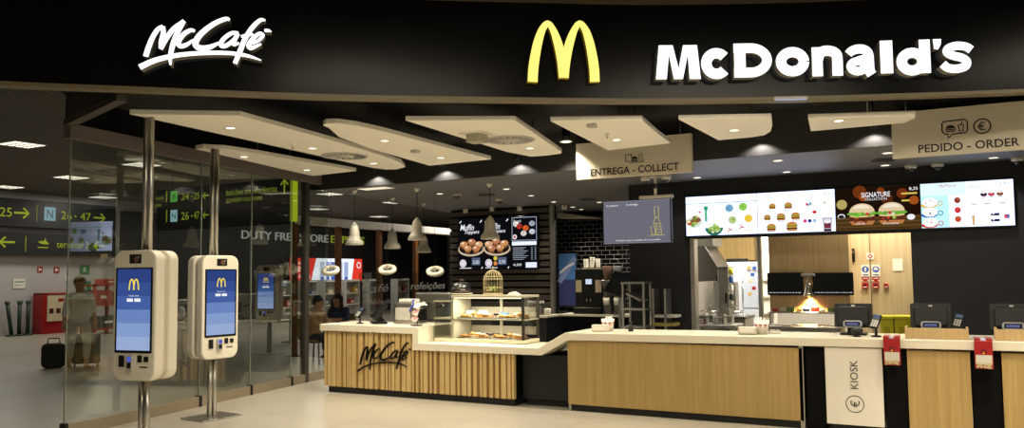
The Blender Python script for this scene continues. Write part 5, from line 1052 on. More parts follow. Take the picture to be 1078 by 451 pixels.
MB(CHROME).cyl((w-.32, -.04, 1.1), (w-.32, -.04, 1.5), .01).build('handle', t)
v = 16.6; x0, z0, x1, z1 = spn(760, 244, 797, 275, v); t = thing('wood_cabinet', 'wood front cabinet high above the white fridge', 'cabinet', (x0, v-.3, z0)); MB(OAK).box(0, 0, 0, x1-x0, .55, 3.19-z0).build('body', t); MB(OAK).box(.01, -.018, .01, (x1-x0)/2-.004, 0, 3.19-z0-.02).build('door', t); MB(OAK).box((x1-x0)/2+.004, -.018, .01, x1-x0-.01, 0, 3.19-z0-.02).build('door', t)
for px_ in (771, 776, 781, 786): b = MB(RUB); b.box(-.042, -.2, 0, .042, .1, .07, .008); tag(b.build('storage_box', None, (X(px_, 16.1), 16.0, zt)), 'low black box on the roof of the white fridge', 'box', 'black boxes on the fridge')
v = 14.0; xa, xb = X(731, v), X(765, v); t = thing('fryer_hood', 'slanted steel extraction hood at the kitchen side', 'hood', (xa, v, 0)); w = xb-xa
zb = Z_(745, 297, v); zt = Z_(745, 272, v); MB(STEEL).prism([(0, zb), (.62, zb), (.62, zb+.1), (.30, zt+.15), (.0, zt+.15)], 'x', 0, 1) if False else MB(DSTEEL).prism([(0, zb), (w*.85, zb+.02), (w*.85, zb+.14), (w*.35, zt+.22), (0, zt+.22)], 'y', 0, .9, .006).build('canopy', t); MB(STEEL).box(0, .1, zt+.22, w*.55, .8, 3.2).build('duct', t)
MB(PLAST).box(w*.7, -.05, zb+.0, w*.9, 0, zb+.13, .01).build('control_box', t)
t = thing('fryer', 'steel fryer bank with two wire baskets under the hood', 'fryer', (xa, 13.95, 0)); MB(STEEL).box(0, .05, .05, w+.3, .75, .86, .008).build('body', t); MB(DSTEEL).box(-.02, .0, .86, w+.32, .78, .90, .004).build('top', t); MB(STEEL).box(w*.4, .5, .9, w+.05, .75, zb-.01, .008).build('back_column', t)
for k in range(2):
    bo = MB(CHROME); cx = w*.35+.45*k; bo.tube([(cx+.13*p, .3+.12*q, .98) for p, q in ((-1, -1), (1, -1), (1, 1), (-1, 1))], .008, 6, True)
    for j in range(7):
        xx = cx-.13+.26*j/6; bo.tube([(xx, .18, .98), (xx, .19, .9), (xx, .41, .9), (xx, .42, .98)], .004, 5)
    bk = bo.build('basket', t); MB(CHROME).tube([(cx, .18, .98), (cx+.05, .08, 1.06), (cx+.10, .0, 1.10)], .009, 6).build('basket_handle', bk)
t = thing('holding_cabinet', 'tall steel holding cabinet with dark handle beside the fryer hood', 'cabinet', (X(757, 13.6), 13.5, 0)); w2 = X(768, 13.6)-X(757, 13.6); zt = Z_(760, 281, 13.5)
MB(DSTEEL).box(0, 0, 0, w2, .4, zt, .008).build('body', t); MB(STEEL).box(.01, -.018, .15, w2-.01, 0, zt-.05, .006).build('door', t); MB(RUB).box(w2-.05, -.04, 1.15, w2-.02, -.018, 1.32, .004).build('handle', t)
random.seed(6)
for k in range(5): q = at(767+(k % 3)*3, 286+k*9, v=13.48); b = MB((YEL, BLUE, WHITE, GREY, STEEL)[k]); b.lathe([(.035, -.05), (.04, .05), (.0, .06)], (0, 0, 0), 10); b.tube([(0, 0, .05), (-.03, .01, .08)], .006); tag(b.build('hanging_utensil', None, (X(768, 13.6)+.045, 13.52, q.z)), ('yellow', 'blue', 'white', 'dark grey', 'steel')[k]+' utensil hanging on the side of the holding cabinet', 'utensil', 'utensils by the holding cabinet')
t = thing('prep_table', 'low steel table with red and grey tubs inside the kitchen opening', 'table', (X(729, 12.7), 12.55, 0)); w = X(775, 12.7)-X(729, 12.7); MB(STEEL).box(0, 0, .80, w, .6, .84, .004).build('top', t)
for xx in (.02, w-.06):
    for yy in (.02, .54): MB(STEEL).box(xx, yy, 0, xx+.04, yy+.04, .8).build('leg', t)
MB(STEEL).box(.02, .02, .3, w-.02, .58, .33).build('shelf', t)
for k, (dx, M, lb, hh) in enumerate(((.1, RED, 'red', .08), (.25, LGREY, 'light grey', .17), (.40, DSTEEL, 'dark steel', .13), (.54, STEEL, 'bright steel', .16))):
    b = MB(M); b.prism([(-.06, 0), (.06, 0), (.068, hh), (.06, hh), (.055, .01), (-.055, .01), (-.06, hh), (-.068, hh)], 'y', -.09, .09); b.use(TRAYM).box(-.058, -.088, hh*.7, .058, .088, hh*.8); tag(b.build('food_tub', None, (X(729, 12.7)+dx, 12.82, .841)), lb+' tub on the low steel table inside the kitchen opening', 'tub', 'tubs on the prep table')
b = MB(STEEL); b.box(-.03, 0, 0, .03, .1, 3.2, .004); tag(b.build('steel_post', None, (X(800, 13.3), 13.3, 0)), 'slim steel post between fridge and wood cabinet', 'post')
b = MB(WHITE); b.box(0, 0, 1.6, .25, .05, 3.2, .004); b.box(0, 0, 0, .25, .05, 1.6); b.use(LGREY).box(.0, -.03, 1.2, .2, 0, 1.23); b.box(.0, -.03, .9, .2, 0, .93); b.box(0, -.03, 1.5, .2, 0, 1.53)
tag(b.build('white_shelf_panel', None, (X(802, 14.9), 14.9, 0)), 'white upright panel with shelves beside the fridge', 'shelf')
# ================================================================== CONCOURSE BEYOND THE GLASS
b_ = None
for p, lb, s_ in (((23, 151.5), 'nearest the fascia end, large', .6), ((75, 186.5), 'above the gate sign band, behind the glass edge', .6), ((8, 196.6), 'at the picture edge over the upper sign band', .6), ((108.6, 207.5), 'low by the end of the sign band', .6), ((149, 173), 'behind the first kiosk post', .6), ((347, 204), 'above the white beam, nearest', .6), ((334, 220), 'above the white beam start', .6), ((399, 228), 'far off above the white beam', .6), ((415, 213), 'far off beside the soffit corner', .6), ((366, 240), 'farthest, just over the beam', .6)):
    q = at(*p, z=4.37)
    if q.y > 38: continue
    t = thing('grid_light', 'lit square light in the concourse ceiling '+lb, 'ceiling light', (q.x, q.y, 4.37), 0, 'concourse ceiling lights')
    MB(LGREY).box(-s_/2-.03, -s_/2-.03, -.02, s_/2+.03, s_/2+.03, 0, .004).build('frame', t); MB(emit('grid_lamp', hx('#fff6e0'), 1.6)).box(-s_/2, -s_/2, -.024, s_/2, s_/2, -.019).build('diffuser', t)
    b = MB(GREY)
    for k in range(1, 4): b.box(-s_/2+s_*k/4-.004, -s_/2, -.03, -s_/2+s_*k/4+.004, s_/2, -.022); b.box(-s_/2, -s_/2+s_*k/4-.004, -.03, s_/2, -s_/2+s_*k/4+.004, -.022)
    b.build('louvre', t)
SG = mat('sign_black', '#10110f', .5); YGR = emit('sign_green', hx('#b9c93a'), .5); YG2 = emit('sign_green_dim', hx('#8f9c2c'), .75)
def arrow(b, x, z, s_, y, ang=0):
    P = lambda px_, pz: (x+px_*math.cos(ang)-pz*math.sin(ang), z+px_*math.sin(ang)+pz*math.cos(ang))
    b.stroke([P(-s_, 0), P(s_, 0)], s_*.28, y); b.stroke([P(s_*.25, s_*.7), P(s_, 0), P(s_*.25, -s_*.7)], s_*.28, y-.001)
# the two black sign bands on the far wall (front looks along +x; local x runs along +y)
U0 = -24.8
def wl(x, y): q = at(x, y, u=U0+.3); return q.y, q.z
def band(lab, name, px0, px1, ytop, ybot, draw):
    y0, z1 = wl(px0, ytop); y1, _ = wl(px1, ytop); _, z0 = wl(px0, ybot); y0 = 10.5
    t = thing(name, lab, 'sign', (U0+.3, y0, z0), PI/2); L, h = y1-y0, z1-z0
    MB(SG).box(0, 0, 0, L, .3, h, .006).build('panel', t); d1.t = t; b = MB(YGR); draw(b, lambda px_: wl(px_, ytop)[0]-y0, h); b.build('lettering', t)
def d1(b, f, h):
    b.fit('25', f(0), h*.34, f(13), h*.66, -.003); arrow(b, f(23), h*.5, .22, -.003); b.use(YG2).rect(f(39), h*.22, f(39.6), h*.8, -.003)
    c = MB(glow('#9fc4cc', .55)); c.rect(f(47), h*.28, f(59), h*.78, -.003); c.use(SG).fit('N', f(50), h*.38, f(56), h*.68, -.004); c.build('letter_tile', d1.t)
    b.use(YGR).fit('26', f(65), h*.36, f(76), h*.66, -.003); b.disc(f(80), h*.5, .03, -.003); b.fit('47', f(85), h*.36, f(96), h*.66, -.003); arrow(b, f(105), h*.5, .2, -.003)
def d2(b, f, h):
    arrow(b, f(8), h*.55, .22, -.003, PI); b.use(YG2).rect(f(27), h*.15, f(27.8), h*.85, -.003); b.use(YGR).stroke([(f(40), h*.35), (f(51), h*.35)], .03, -.003); b.prism([(f(40), h*.6), (f(44), h*.52), (f(52), h*.5), (f(50), h*.62), (f(44), h*.66)], 'y', -.004, -.001); b.prism([(f(45), h*.5), (f(48), h*.8), (f(49.5), h*.5)], 'y', -.005, -.001)
    b.fit('terminal 2', f(60), h*.36, f(94), h*.68, -.003); arrow(b, f(105), h*.5, .2, -.003, PI)
band('upper black sign band on the far wall with gates 26 47', 'gate_sign', 0, 122, 208, 238, d1); band('lower black sign band on the far wall reading terminal 2', 'terminal_sign', 0, 122, 244, 268, d2)
# hanging black direction sign
t = thing('direction_sign', 'large black hanging direction sign with S 24 25 and N 26 47', 'sign', (-14.25, 11.0, 0)); L = 3.70; z0, z1 = 2.64, 3.50
MB(SG).box(0, 0, z0, L, .12, z1, .004).build('panel', t); 
for xx in (.4, 3.2): MB(DSTEEL).cyl((xx, .06, z1), (xx, .06, 4.37), .015, n=8).build('hanger_rod', t)
MB(emit('sign_edge', hx('#b3c51e'), .8)).box(L, 0, z0+.05, L+.07, .12, z1, .003).build('lit_edge', t)
b = MB(YGR); q = lambda x, y: (at(x, y, v=11.0).x+14.25, at(x, y, v=11.0).z)
for ya, yb, s1, s2, s3, bgc in ((201, 213, 'S', '24', '25', '#5fb54a'), (221, 234, 'N', '26', '47', '#a3cfd6')):
    a = q(179.5, yb); c = q(187, ya); tl = MB(glow(bgc, .7)); tl.rect(a[0], a[1], c[0], c[1], -.003); tl.use(SG).fit(s1, a[0]+.05, a[1]+.07, c[0]-.05, c[1]-.07, -.004); tl.build('letter_tile', t); b.use(YGR)
    a = q(191, yb-2); c = q(199, ya+2); b.fit(s2, a[0], a[1], c[0], c[1], -.003); a = q(202, (ya+yb)/2); b.disc(a[0], a[1], .02, -.003); a = q(204, yb-3); c = q(210, ya+1.5); b.fit(s3, a[0], a[1], c[0], c[1], -.003); a = q(217, (ya+yb)/2-1); arrow(b, a[0], a[1], .09, -.003, PI)
    b.use(YG2); a = q(176, yb); b.rect(a[0]-.03, a[1], a[0], q(176, ya)[1], -.003)
b.use(YG2); a, c = q(164, 212), q(172.5, 207); b.fit('portas', a[0], a[1], c[0], c[1], -.003); a, c = q(164, 219), q(170, 214.5); b.fit('gates', a[0], a[1], c[0], c[1], -.003)
a, c = q(238.5, 205), q(292, 195); b.fit('balcões transferências', a[0], q(265, 204)[1], c[0], q(265, 197.5)[1], -.003); a, c = q(238.5, 211), q(276, 206); b.fit('transfer counters', a[0], q(257, 212)[1], c[0], q(257, 206.5)[1], -.003)
b.use(YGR); a = q(299.5, 196.5); arrow(b, a[0], a[1], .13, -.003, PI/2); b.build('lettering', t)
# store sign and advert screen on the dark store front
def sl(x, y, u=-24.54): q = at(x, y, u=u); return q.y, q.z
y0, z0 = sl(254, 251.5); y1, _ = sl(345, 257); t = thing('store_sign', 'grey and olive DUTY FREE STORE EXPRESS letters on the dark store front', 'sign', (-24.54, y0, 0), PI/2)
b = MB(emit('sign_grey', hx('#a6a49c'), .8)); zb, zt = sl(254, 251.5)[1], sl(254, 242.5)[1]; b.fit('DUTY FREE STORE', 0, zb, y1-y0, zt, -.02, .02); b.build('letters', t); yb_ = sl(348, 257)[0]; ye = sl(383, 259)[0]
b = MB(emit('sign_olive', hx('#9aa02e'), .6)); b.fit('EXPRESS', yb_-y0, zb, ye-y0, zt, -.02, .02); b.build('accent_letters', t)
y0, z1 = sl(304, 271.5); y1, _ = sl(380, 273.5); _, z0 = sl(304, 297.5); t = thing('advert_screen', 'bright red and white advert screen on the dark store front', 'screen', (-24.54, y0, z0), PI/2); L, h = y1-y0, z1-z0
MB(PLAST).box(-.03, -.06, -.03, L+.03, 0, h+.03).build('housing', t); b = MB(glow('#dfe6f2', 1.3)); b.rect(0, 0, L, h, -.062); b.use(glow('#d9392b', 1.1)).prism([(0, 0), (L*.27, 0), (L*.34, h), (0, h)], 'y', -.064, -.061); b.rect(L*.90, 0, L, h, -.063); b.prism([(L*.84, 0), (L*.92, 0), (L*.92, h), (L*.88, h)], 'y', -.064, -.061)
b.use(TW).fit('O teu', .1, h*.72, L*.18, h*.88, -.066); b.fit('sabor', .1, h*.44, L*.24, h*.66, -.066, shear=.2); b.fit('ja cá está', .1, h*.12, L*.26, h*.34, -.066); b.ring(L*.95, h*.72, h*.15, h*.05, -.066, 20)
for fx, c, wd in ((.42, '#b9c4dc', .03), (.5, '#8fa0cc', .025), (.57, '#5b6fae', .03), (.66, '#c9d2e6', .05), (.76, '#9fb0d8', .03)): b.use(glow(c, 1.0)).rect(L*fx-L*wd, 0, L*fx+L*wd, h*.85, -.064); b.use(glow('#3f5db0')).rect(L*fx-L*wd*.6, h*.08, L*fx+L*wd*.6, h*.2, -.0645)
b.build('display', t)
# hose cabinet, barrier posts, small wall signs (far wall u = -24.8)
def wp(x, y, u=-24.79): q = at(x, y, u=u); return q.y, q.z
y0, _ = wp(33, 351); y1, _ = wp(71, 347); zt = wp(36, 309)[1]; t = thing('hose_cabinet', 'red and cream fire cabinet by the far grey wall', 'cabinet', (-24.25, y0, 0), PI/2); L = y1-y0
MB(RED).box(0, 0, .0, .14, .5, zt, .01).build('side_panel', t); MB(RED).box(0, -.0, zt-.05, L, .5, zt, .01).build('top', t); MB(RED).box(.14, .05, 0, L, .5, zt-.05).build('body', t); MB(mat('door_cream', '#d2c8a0', .5)).box(.16, .02, .38, L, .05, zt-.06).build('door', t)
b = MB(mat('dark_red', '#4a0d0c', .5)); 
for k in range(4): b.rect(.22+.22*k, .62, .36+.22*k, .78, .018)
b.use(RED).rect(.5, .98, .7, 1.08, .018); b.build('decal', t)
for x, y, lb, lean in ((12, 352, 'dark green barrier post leaning by the far wall, first', -.07), (20, 352, 'dark green barrier post standing between two others', 0), (29, 352, 'dark green barrier post nearest the red cabinet', 0)):
    q = at(x, y, u=-24.3); t = thing('barrier_post', lb, 'post', (-24.3, q.y, 0), 0, 'dark green barrier posts'); MB(GREEN).lathe([(0, 0), (.14, 0), (.14, .03), (.05, .06), (0, .06)], n=20).build('foot', t); MB(GREEN).cyl((0, 0, .05), (0, lean*2, .98), .055).build('shaft', t); MB(GREEN).lathe([(.07, .96), (.07, 1.04), (0, 1.05)], (0, lean*2, 0), 16).build('cap', t)
def wsign(lab, x, y, wpx, hpx, M, draw):
    a, c = wp(x-wpx/2, y+hpx/2), wp(x+wpx/2, y-hpx/2); b = MB(M); b.box(0, -.02, 0, c[0]-a[0], 0, c[1]-a[1], .004); draw(b, c[0]-a[0], c[1]-a[1]); return tag(b.build('wall_sign', None, (-24.795, a[0], a[1]), PI/2), lab, 'sign')
fig = lambda b, w, h: (b.use(WHITE).rect(w*.2, h*.2, w*.45, h*.8, -.022), b.disc(w*.65, h*.5, w*.15, -.022))
wsign('small red fire sign on the far wall, nearer the white notice', 42, 284, 5.5, 6, RED, fig); wsign('small red fire sign on the far wall beside the glass edge', 59.5, 284.5, 5.5, 6, RED, fig)
wsign('white notice with green print on the far wall', 20, 299, 13, 10, WHITE, lambda b, w, h: (b.use(TEAL).rect(w*.1, h*.65, w*.9, h*.75, -.022), b.rect(w*.1, h*.3, w*.7, h*.36, -.022)))
EX = emit('exit_green', hx('#6f9a72'), .6); run = lambda b, w, h: (b.use(TEAL).rect(w*.08, h*.1, w*.92, h*.9, -.022), b.use(WHITE).disc(w*.5, h*.7, w*.07, -.023), b.stroke([(w*.5, h*.6), (w*.45, h*.4), (w*.3, h*.2)], w*.08, -.023), b.stroke([(w*.45, h*.4), (w*.62, h*.22)], w*.08, -.023), b.stroke([(w*.3, h*.5), (w*.65, h*.55)], w*.07, -.023))
wsign('green running figure exit sign high beside the glass edge', 89, 284, 10, 9, EX, run); wsign('green running figure exit sign just above the walking person', 90, 302, 11, 11, EX, run)
wsign('tiny white switch plate beside the glass edge', 70.5, 293, 4, 5, WHITE, lambda b, w, h: b.use(LGREY).rect(w*.3, h*.3, w*.7, h*.7, -.022))
# red stall with cartons
xa, _, = wp(100, 350)[0], 0; q0 = at(100, 349, u=-22.5); q1 = at(126, 345, u=-22.5); t = thing('red_stall', 'red frame stall with cartons behind the nearest kiosk', 'stall', (-22.5, q0.y, 0), PI/2); L = q1.y-q0.y; zt = at(108, 299, u=-22.5).z
for xx in (0, L): MB(ORANGE).box(xx-.04, 0, 0, xx+.04, .08, zt).build('upright', t); MB(ORANGE).box(xx-.04, .6, 0, xx+.04, .68, zt).build('upright', t)
for zz in (.12, .85, zt-.08): MB(ORANGE).box(-.04, 0, zz, L+.04, .68, zz+.06).build('shelf', t)
for k, (dx, dz, w, h, M) in enumerate(((.35, .911, .5, .42, ORANGE), (.95, .911, .45, .36, mat('carton_red', '#9a2f22', .6)), (.55, .181, .7, .35, GREY), (.6, zt-.019, .55, .16, ORANGE))):
    b = MB(M); b.box(-w/2, .05, 0, w/2, .55, h, .01); b.use(CREAM).rect(-w*.3, h*.4, w*.1, h*.6, .048); c, s_ = math.cos(PI/2), math.sin(PI/2)
    tag(b.build('carton', None, (-22.5, q0.y+dx, dz), PI/2), ('orange red carton on the middle shelf of the stall, wider', 'dark red carton on the middle shelf of the stall', 'grey carton on the bottom shelf of the stall', 'flat orange carton on top of the red stall')[k], 'carton', 'cartons on the red stall')
# ------------------------------------------------------------------ seating enclosure: posts, white beam
US = -12.0; WB = mat('beam_white', '#efebe0', .5)
q = at(312, 231, u=US); zb = q.z; b = MB(WB); b.box(-.12, 12.5, zb-.10, .12, 30, zb+.07, .006); o = b.build('trim_9b', None, (US, 0, 0)); o.name = 'trim_10'; struct(o)
for x, lb in ((315, 'brown post at the start of the white beam'), (361, 'brown post splitting the red and white advert screen'), (404, 'brown post beyond the advert screen, behind the cafe till'), (442, 'brown post nearest the slatted wall')):
    q = at(x, 300, u=US+.14); b = MB(TERRA); b.box(-.05, -.06, 0, .05, .06, zb-.1, .004); b.use(GREY).box(-.08, -.09, 0, .08, .09, .02); tag(b.build('wood_post', None, (US, q.y, 0)), lb, 'post', 'brown posts under the white beam')
# glass screen with chalk lettering
q = at(416, 310, u=US+.1); t = thing('lettered_screen', 'glass screen with white hand lettering behind the cafe counter', 'screen', (US+.35, at(378, 300, u=US+.35).y, 0), PI/2); L = at(470, 300, u=US+.35).y-at(378, 300, u=US+.35).y
MB(CGLASS).box(0, 0, .05, L, .01, 1.75).build('pane', t); MB(DSTEEL).box(0, -.02, 0, L, .03, .05).build('foot_rail', t)
b = MB(mat('chalk', '#b9b7b0', .8)); b.fit('refeições', L*.55, 1.28, L*.98, 1.5, -.004, shear=.2); b.fit('café', L*.05, 1.3, L*.3, 1.48, -.004, shear=.2); b.fit('gelados', L*.08, .98, L*.4, 1.12, -.004, shear=.2); b.build('lettering', t)
# chairs, tables
def chair(lab, u, v, rz, M=OLIVE):
    t = thing('cafe_chair', lab, 'chair', (u, v, 0), rz, 'chairs in the seating area'); MB(M).prism(rrect(.44, .42, .06), 'z', .43, .47, .008).build('seat', t)
    b = MB(M); b.xf(Matrix.Translation((0, .2, .47)) @ Matrix.Rotation(-.15, 4, 'X'))
    pts = [(.22*math.sin(a), -.05*math.cos(a)+.05, .22) for a in [(-1.2+2.4*k/8) for k in range(9)]]
    for i in range(8):
        a, c = pts[i], pts[i+1]; b.face([(a[0], a[1], .0), (c[0], c[1], .0), (c[0], c[1], .40), (a[0], a[1], .40)]); b.face([(c[0]*1.06, c[1]+.025, .0), (a[0]*1.06, a[1]+.025, .0), (a[0]*1.06, a[1]+.025, .40), (c[0]*1.06, c[1]+.025, .40)]); b.face([(a[0], a[1], .4), (c[0], c[1], .4), (c[0]*1.06, c[1]+.025, .4), (a[0]*1.06, a[1]+.025, .4)])
    b.build('backrest', t)
    for sx in (-1, 1):
        for sy in (-1, 1): MB(TERRA).cyl((sx*.16, sy*.15, .435), (sx*.2, sy*.19, 0), .018, .013).build('leg', t)
    return t
def table(lab, u, v, r, M, h=.74):
    t = thing('cafe_table', lab, 'table', (u, v, 0), 0, 'tables in the seating area'); MB(M).lathe([(0, h-.03), (r, h-.03), (r, h), (0, h)], n=32).build('tabletop', t); MB(DSTEEL).cyl((0, 0, .02), (0, 0, h-.03), .035).build('column', t); MB(DSTEEL).lathe([(0, 0), (.24, 0), (.22, .02), (0, .03)], n=28).build('foot', t)
q = at(375, 338, z=.74); table('round wood table beside the seated dark haired woman', q.x, q.y, .36, OAKL)
q2 = at(306, 330, z=.74); table('white round table beside the small distant kiosk', q2.x, q2.y, .35, WHITE)
# ------------------------------------------------------------------ people
def person(name, lab, loc_, rz, J, mats_, hair, seated=False):
    """J: joint positions (local, facing -y)."""
    skin_, top_, leg_, shoe_, hair_ = mats_
    t = thing(name, lab, 'person', loc_, rz)
    def chain(keys): return [J[k] for k in keys]
    V = [J['pelvis'], J['waist'], J['chest'], J['neck'], J['head0'], J['head1'], J['head2']]; R_ = [.13, .115, (.15, .11), .055, .085, .112, .085]; E = [(0, 1), (1, 2), (2, 3), (3, 4), (4, 5), (5, 6)]
    for s_ in 'lr':
        i = len(V); V += [J['sh'+s_], J['el'+s_], J['wr'+s_], J['ha'+s_]]; R_ += [.06, .043, .03, .034]; E += [(2, i), (i, i+1), (i+1, i+2), (i+2, i+3)]
        i = len(V); V += [J['hp'+s_], J['kn'+s_], J['an'+s_], J['to'+s_]]; R_ += [.085, .060, .042, .035]; E += [(0, i), (i, i+1), (i+1, i+2), (i+2, i+3)]
        d = (Vector(J['ha'+s_])-Vector(J['wr'+s_])).normalized(); side = d.cross(Vector((0, 1, 0.2))).normalized(); hand = Vector(J['ha'+s_])
        hi = len(V)-5
        for f, ln in ((-.03, .06), (-.01, .072), (.01, .068), (.028, .052)):
            a = hand+side*f+d*.02; k = len(V); V += [tuple(a), tuple(a+d*ln*.6), tuple(a+d*ln-side*0+Vector((0, -.012, -.01)))]; R_ += [.011, .009, .008]; E += [(hi, k), (k, k+1), (k+1, k+2)]
        a = Vector(J['wr'+s_])+side*.035+d*.02; k = len(V); V += [tuple(a), tuple(a+d*.035+side*.015)]; R_ += [.012, .009]; E += [(hi-1, k), (k, k+1)]
    b = MB(skin_); b.skin(V, E, R_, 2)
    hc = Vector(J['head1']); 
    b.skin([tuple(hc+Vector((0, -.085, .01))), tuple(hc+Vector((0, -.108, -.015)))], [(0, 1)], [.014, .017], 1)
    body = b.build('body', t)
    for sx in (-1, 1):
        e = MB(NAP, RUB); c = hc+Vector((sx*.034, -.086, .02)); e.ball(c, .012, 1, .5, .7, 10); e.use(RUB).ball(c+Vector((0, -.005, 0)), .006, n=8); e.build('eye', body); MB(skin_).ball(hc+Vector((sx*.098, .0, .0)), .026, .4, .8, 1.2, 10).build('ear', body)
    m_ = MB(mat('lips', '#9a5a50', .5)); m_.ball(hc+Vector((0, -.084, -.055)), .020, 1, .35, .3, 10); m_.build('mouth', body)
    # clothes a little outside the body
    pl = tuple(Vector(J['pelvis'])+(Vector(J['pelvis'])-Vector(J['waist'])).normalized()*.09)
    V = [J['chest'], J['waist'], J['pelvis'], pl, J['neck0']]; R_ = [(.185, .14), (.165, .14), (.205, .165), (.20, .165), .085]; E = [(0, 1), (1, 2), (2, 3), (0, 4)]
    for s_ in 'lr': i = len(V); V += [J['sh'+s_], J['el'+s_], J['cu'+s_]]; R_ += [.082, .062, .052]; E += [(0, i), (i, i+1), (i+1, i+2)]
    MB(top_).skin(V, E, R_, 2).build('top', t)
    V = [J['waist0'], J['pelvis']]; R_ = [(.16, .14), (.185, .155)]; E = [(0, 1)]
    for s_ in 'lr': i = len(V); V += [J['hp'+s_], J['kn'+s_], J['hem'+s_]]; R_ += [.112, .078, .062]; E += [(1, i), (i, i+1), (i+1, i+2)]
    MB(leg_).skin(V, E, R_, 2).build('trousers', t)
    for s_ in 'lr':
        a, c = Vector(J['an'+s_]), Vector(J['to'+s_]); h = MB(shoe_); h.skin([tuple(a+Vector((0, .03, -.05))), tuple((a+c)/2+Vector((0, 0, -.02))), tuple(c+Vector((0, -.03, 0)))], [(0, 1), (1, 2)], [(.045, .04), (.05, .038), (.042, .028)], 2); h.build('shoe', t)
    h = MB(hair_); h.ball(hc+Vector((0, .04, .045)), .112, 1, 1.0, 1.0, 18)
    if hair == 'long':
        h.skin([tuple(hc+Vector((0, .05, .02))), tuple(hc+Vector((0, .10, -.12))), tuple(hc+Vector((0, .11, -.30)))], [(0, 1), (1, 2)], [.09, (.11, .06), (.07, .035)], 2)
        for sx in (-1, 1): h.skin([tuple(hc+Vector((sx*.08, -.01, .06))), tuple(hc+Vector((sx*.10, -.02, -.08))), tuple(hc+Vector((sx*.10, -.04, -.26)))], [(0, 1), (1, 2)], [.05, .045, .025], 2)
    else: h.skin([tuple(hc+Vector((0, .07, .02))), tuple(hc+Vector((0, .09, -.08)))], [(0, 1)], [.08, .06], 2)
    h.build('hair', t); return t
def standing(dx=0):
    J = dict(pelvis=(0, 0, .93), waist0=(0, 0, 1.03), waist=(0, 0, 1.08), chest=(0, -.01, 1.30), neck0=(0, -.005, 1.41), neck=(0, -.01, 1.43), head0=(0, -.02, 1.50), head1=(0, -.03, 1.57), head2=(0, -.02, 1.63))
    for s_, sx, st in (('l', 1, 1), ('r', -1, -1)):
        J['sh'+s_] = (sx*.18, 0, 1.36); J['el'+s_] = (sx*.24, .04*st, 1.10); J['cu'+s_] = (sx*.245, 0, .97); J['wr'+s_] = (sx*.25, -.05*st-.03, .88); J['ha'+s_] = (sx*.25, -.06*st-.04, .81)
        J['hp'+s_] = (sx*.10, 0, .88); J['kn'+s_] = (sx*.11, -.10*st-.03, .50); J['hem'+s_] = (sx*.11, -.13*st+.02, .18); J['an'+s_] = (sx*.11, -.14*st+.04, .09); J['to'+s_] = (sx*.12, -.14*st-.08, .045)
    return J
def sitting():
    J = dict(pelvis=(0, .05, .54), waist0=(0, .05, .62), waist=(0, .05, .70), chest=(0, -.01, .93), neck0=(0, -.03, 1.04), neck=(0, -.04, 1.06), head0=(0, -.06, 1.12), head1=(0, -.09, 1.19), head2=(0, -.08, 1.25))
    for s_, sx in (('l', 1), ('r', -1)):
        J['sh'+s_] = (sx*.18, -.01, .99); J['el'+s_] = (sx*.24, -.12, .80); J['cu'+s_] = (sx*.17, -.26, .79); J['wr'+s_] = (sx*.12, -.33, .80); J['ha'+s_] = (sx*.07, -.38, .80)
        J['hp'+s_] = (sx*.10, .02, .53); J['kn'+s_] = (sx*.12, -.40, .52); J['hem'+s_] = (sx*.12, -.40, .16); J['an'+s_] = (sx*.12, -.39, .09); J['to'+s_] = (sx*.13, -.52, .045)
    return J
q = at(82, 389, z=0); person('person', 'walking person with fair hair, white top, grey white trousers and sandals', (q.x, q.y, 0), math.radians(70), standing(), (SKIN, mat('top_white', '#ecebe4', .8, noise=.08), mat('trouser_grey', '#c9c8c2', .8, noise=.08), mat('sandal_tan', '#b08a58', .6), HAIRB), 'short')
t = thing('suitcase', 'dark rolling suitcase behind the walking person', 'suitcase', (q.x-.30, q.y+.36, 0), math.radians(56)); MB(mat('case_dark', '#1c1b1a', .5, noise=.2)).box(-.24, -.14, .06, .24, .14, .62, .04, 3).build('body', t)
for sx in (-1, 1):
    for sy in (-1, 1): MB(RUB).cyl((sx*.19-.015, sy*.09, .03), (sx*.19+.015, sy*.09, .03), .03).build('wheel', t)
MB(CHROME).tube([(-.09, .1, .6), (-.09, .1, .92), (.09, .1, .92), (.09, .1, .6)], .01).build('pull_handle', t)
t = thing('cabin_bag', 'dark soft bag at the other side of the walking person', 'bag', (q.x-.56, q.y-.12, 0), math.radians(60)); MB(mat('bag_dark', '#26241f', .7, noise=.2)).prism(rrect(.4, .46, .1, cz=.24), 'y', -.1, .1, .03).build('body', t); MB(RUB).tube([(-.1, 0, .46), (-.09, 0, .56), (.09, 0, .56), (.1, 0, .46)], .012).build('handle', t)
q = at(357, 318, v=13.2); sp_ = chair('wooden chair under the dark haired woman in blue', q.x, q.y+.05, math.radians(15)); tv = Vector((q.x, q.y, 0))
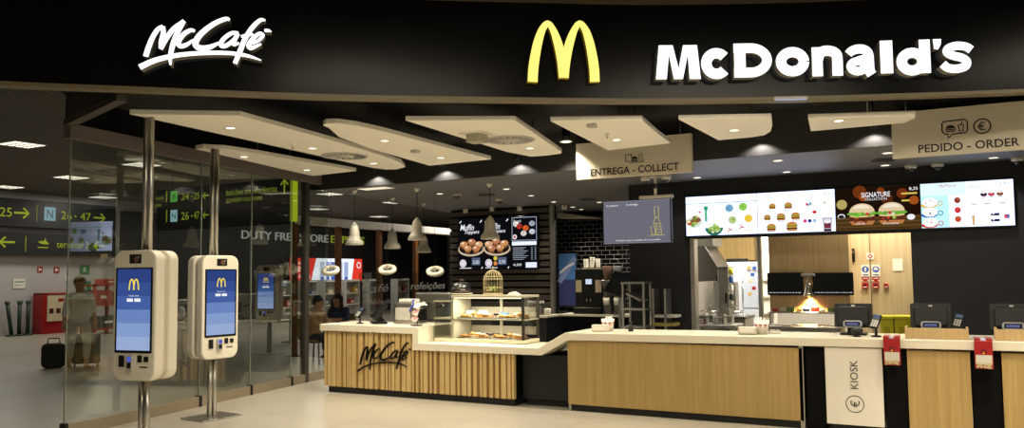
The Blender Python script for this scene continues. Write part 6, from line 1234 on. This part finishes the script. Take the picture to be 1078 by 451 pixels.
person('person', 'seated woman with long dark hair and blue top looking down', (q.x, q.y, -.03), math.radians(15), sitting(), (SKIN, mat('top_blue', '#3f4c6b', .8, noise=.1), mat('trouser_dark', '#1f2230', .8), RUB, HAIRD), 'long')
q = at(332, 318, v=11.75); chair('olive chair with curved back under the person in the tan jacket', q.x, q.y+.03, math.radians(100))
person('person', 'seated person with dark hair and tan jacket facing the woman in blue', (q.x, q.y, -.03), math.radians(100), sitting(), (SKIN, TAN, mat('trouser_dark', '#1f2230', .8), RUB, HAIRD), 'short')

# ------------------------------------------------------------------ shelves of the dark store, far behind the seating
GC = [mat('goods_cream', '#c9bd9c', .6), mat('goods_red', '#9c3a30', .6), mat('goods_blue', '#4a5f85', .6), mat('goods_grey', '#8f8c86', .6), mat('goods_gold', '#b39048', .5)]
GN = ['cream', 'red', 'blue', 'grey', 'golden']
for k, px_ in enumerate((300, 326, 350, 372, 396, 425)):
    q = at(px_, 320, u=-21.5); t = thing('goods_shelf', 'low white goods shelf of the dark store, '+('behind the window pole', 'behind the tan jacket', 'behind the woman in blue', 'under the end of the advert screen', 'behind the tilted cafe till', 'farthest, behind the steel oven')[k], 'shelf', (-21.5, q.y, 0), PI/2, 'shelves of the dark store')
    MB(LGREY).box(-.42, .36, 0, .42, .4, 1.55).build('back_panel', t)
    for zz in (.1, .55, 1.0, 1.5): MB(WHITE).box(-.42, 0, zz-.03, .42, .36, zz).build('shelf', t)
    for s_ in (-.44, .42): MB(LGREY).box(s_, 0, 0, s_+.02, .4, 1.55).build('side_panel', t)
    for j in range(3):
        M = (j*3+k) % 5; b = MB(GC[M]); h = .16+.05*((j+k) % 3); b.box(-.11, .05, 0, .11, .3, h, .01); b.use(WHITE).rect(-.07, h*.3, .07, h*.6, .049)
        tag(b.build('goods_box', None, (-21.5, q.y-.27+.27*j, 1.001 if (j+k) % 2 else .551), PI/2), GN[M]+' box on the store shelf '+('behind the window pole', 'behind the tan jacket', 'behind the woman in blue', 'under the advert screen end', 'behind the tilted till', 'behind the steel oven')[k]+(', upper tier' if (j+k) % 2 else ', middle tier')+(' near end', ' centre', ' far end')[j], 'box', 'goods on the store shelves')
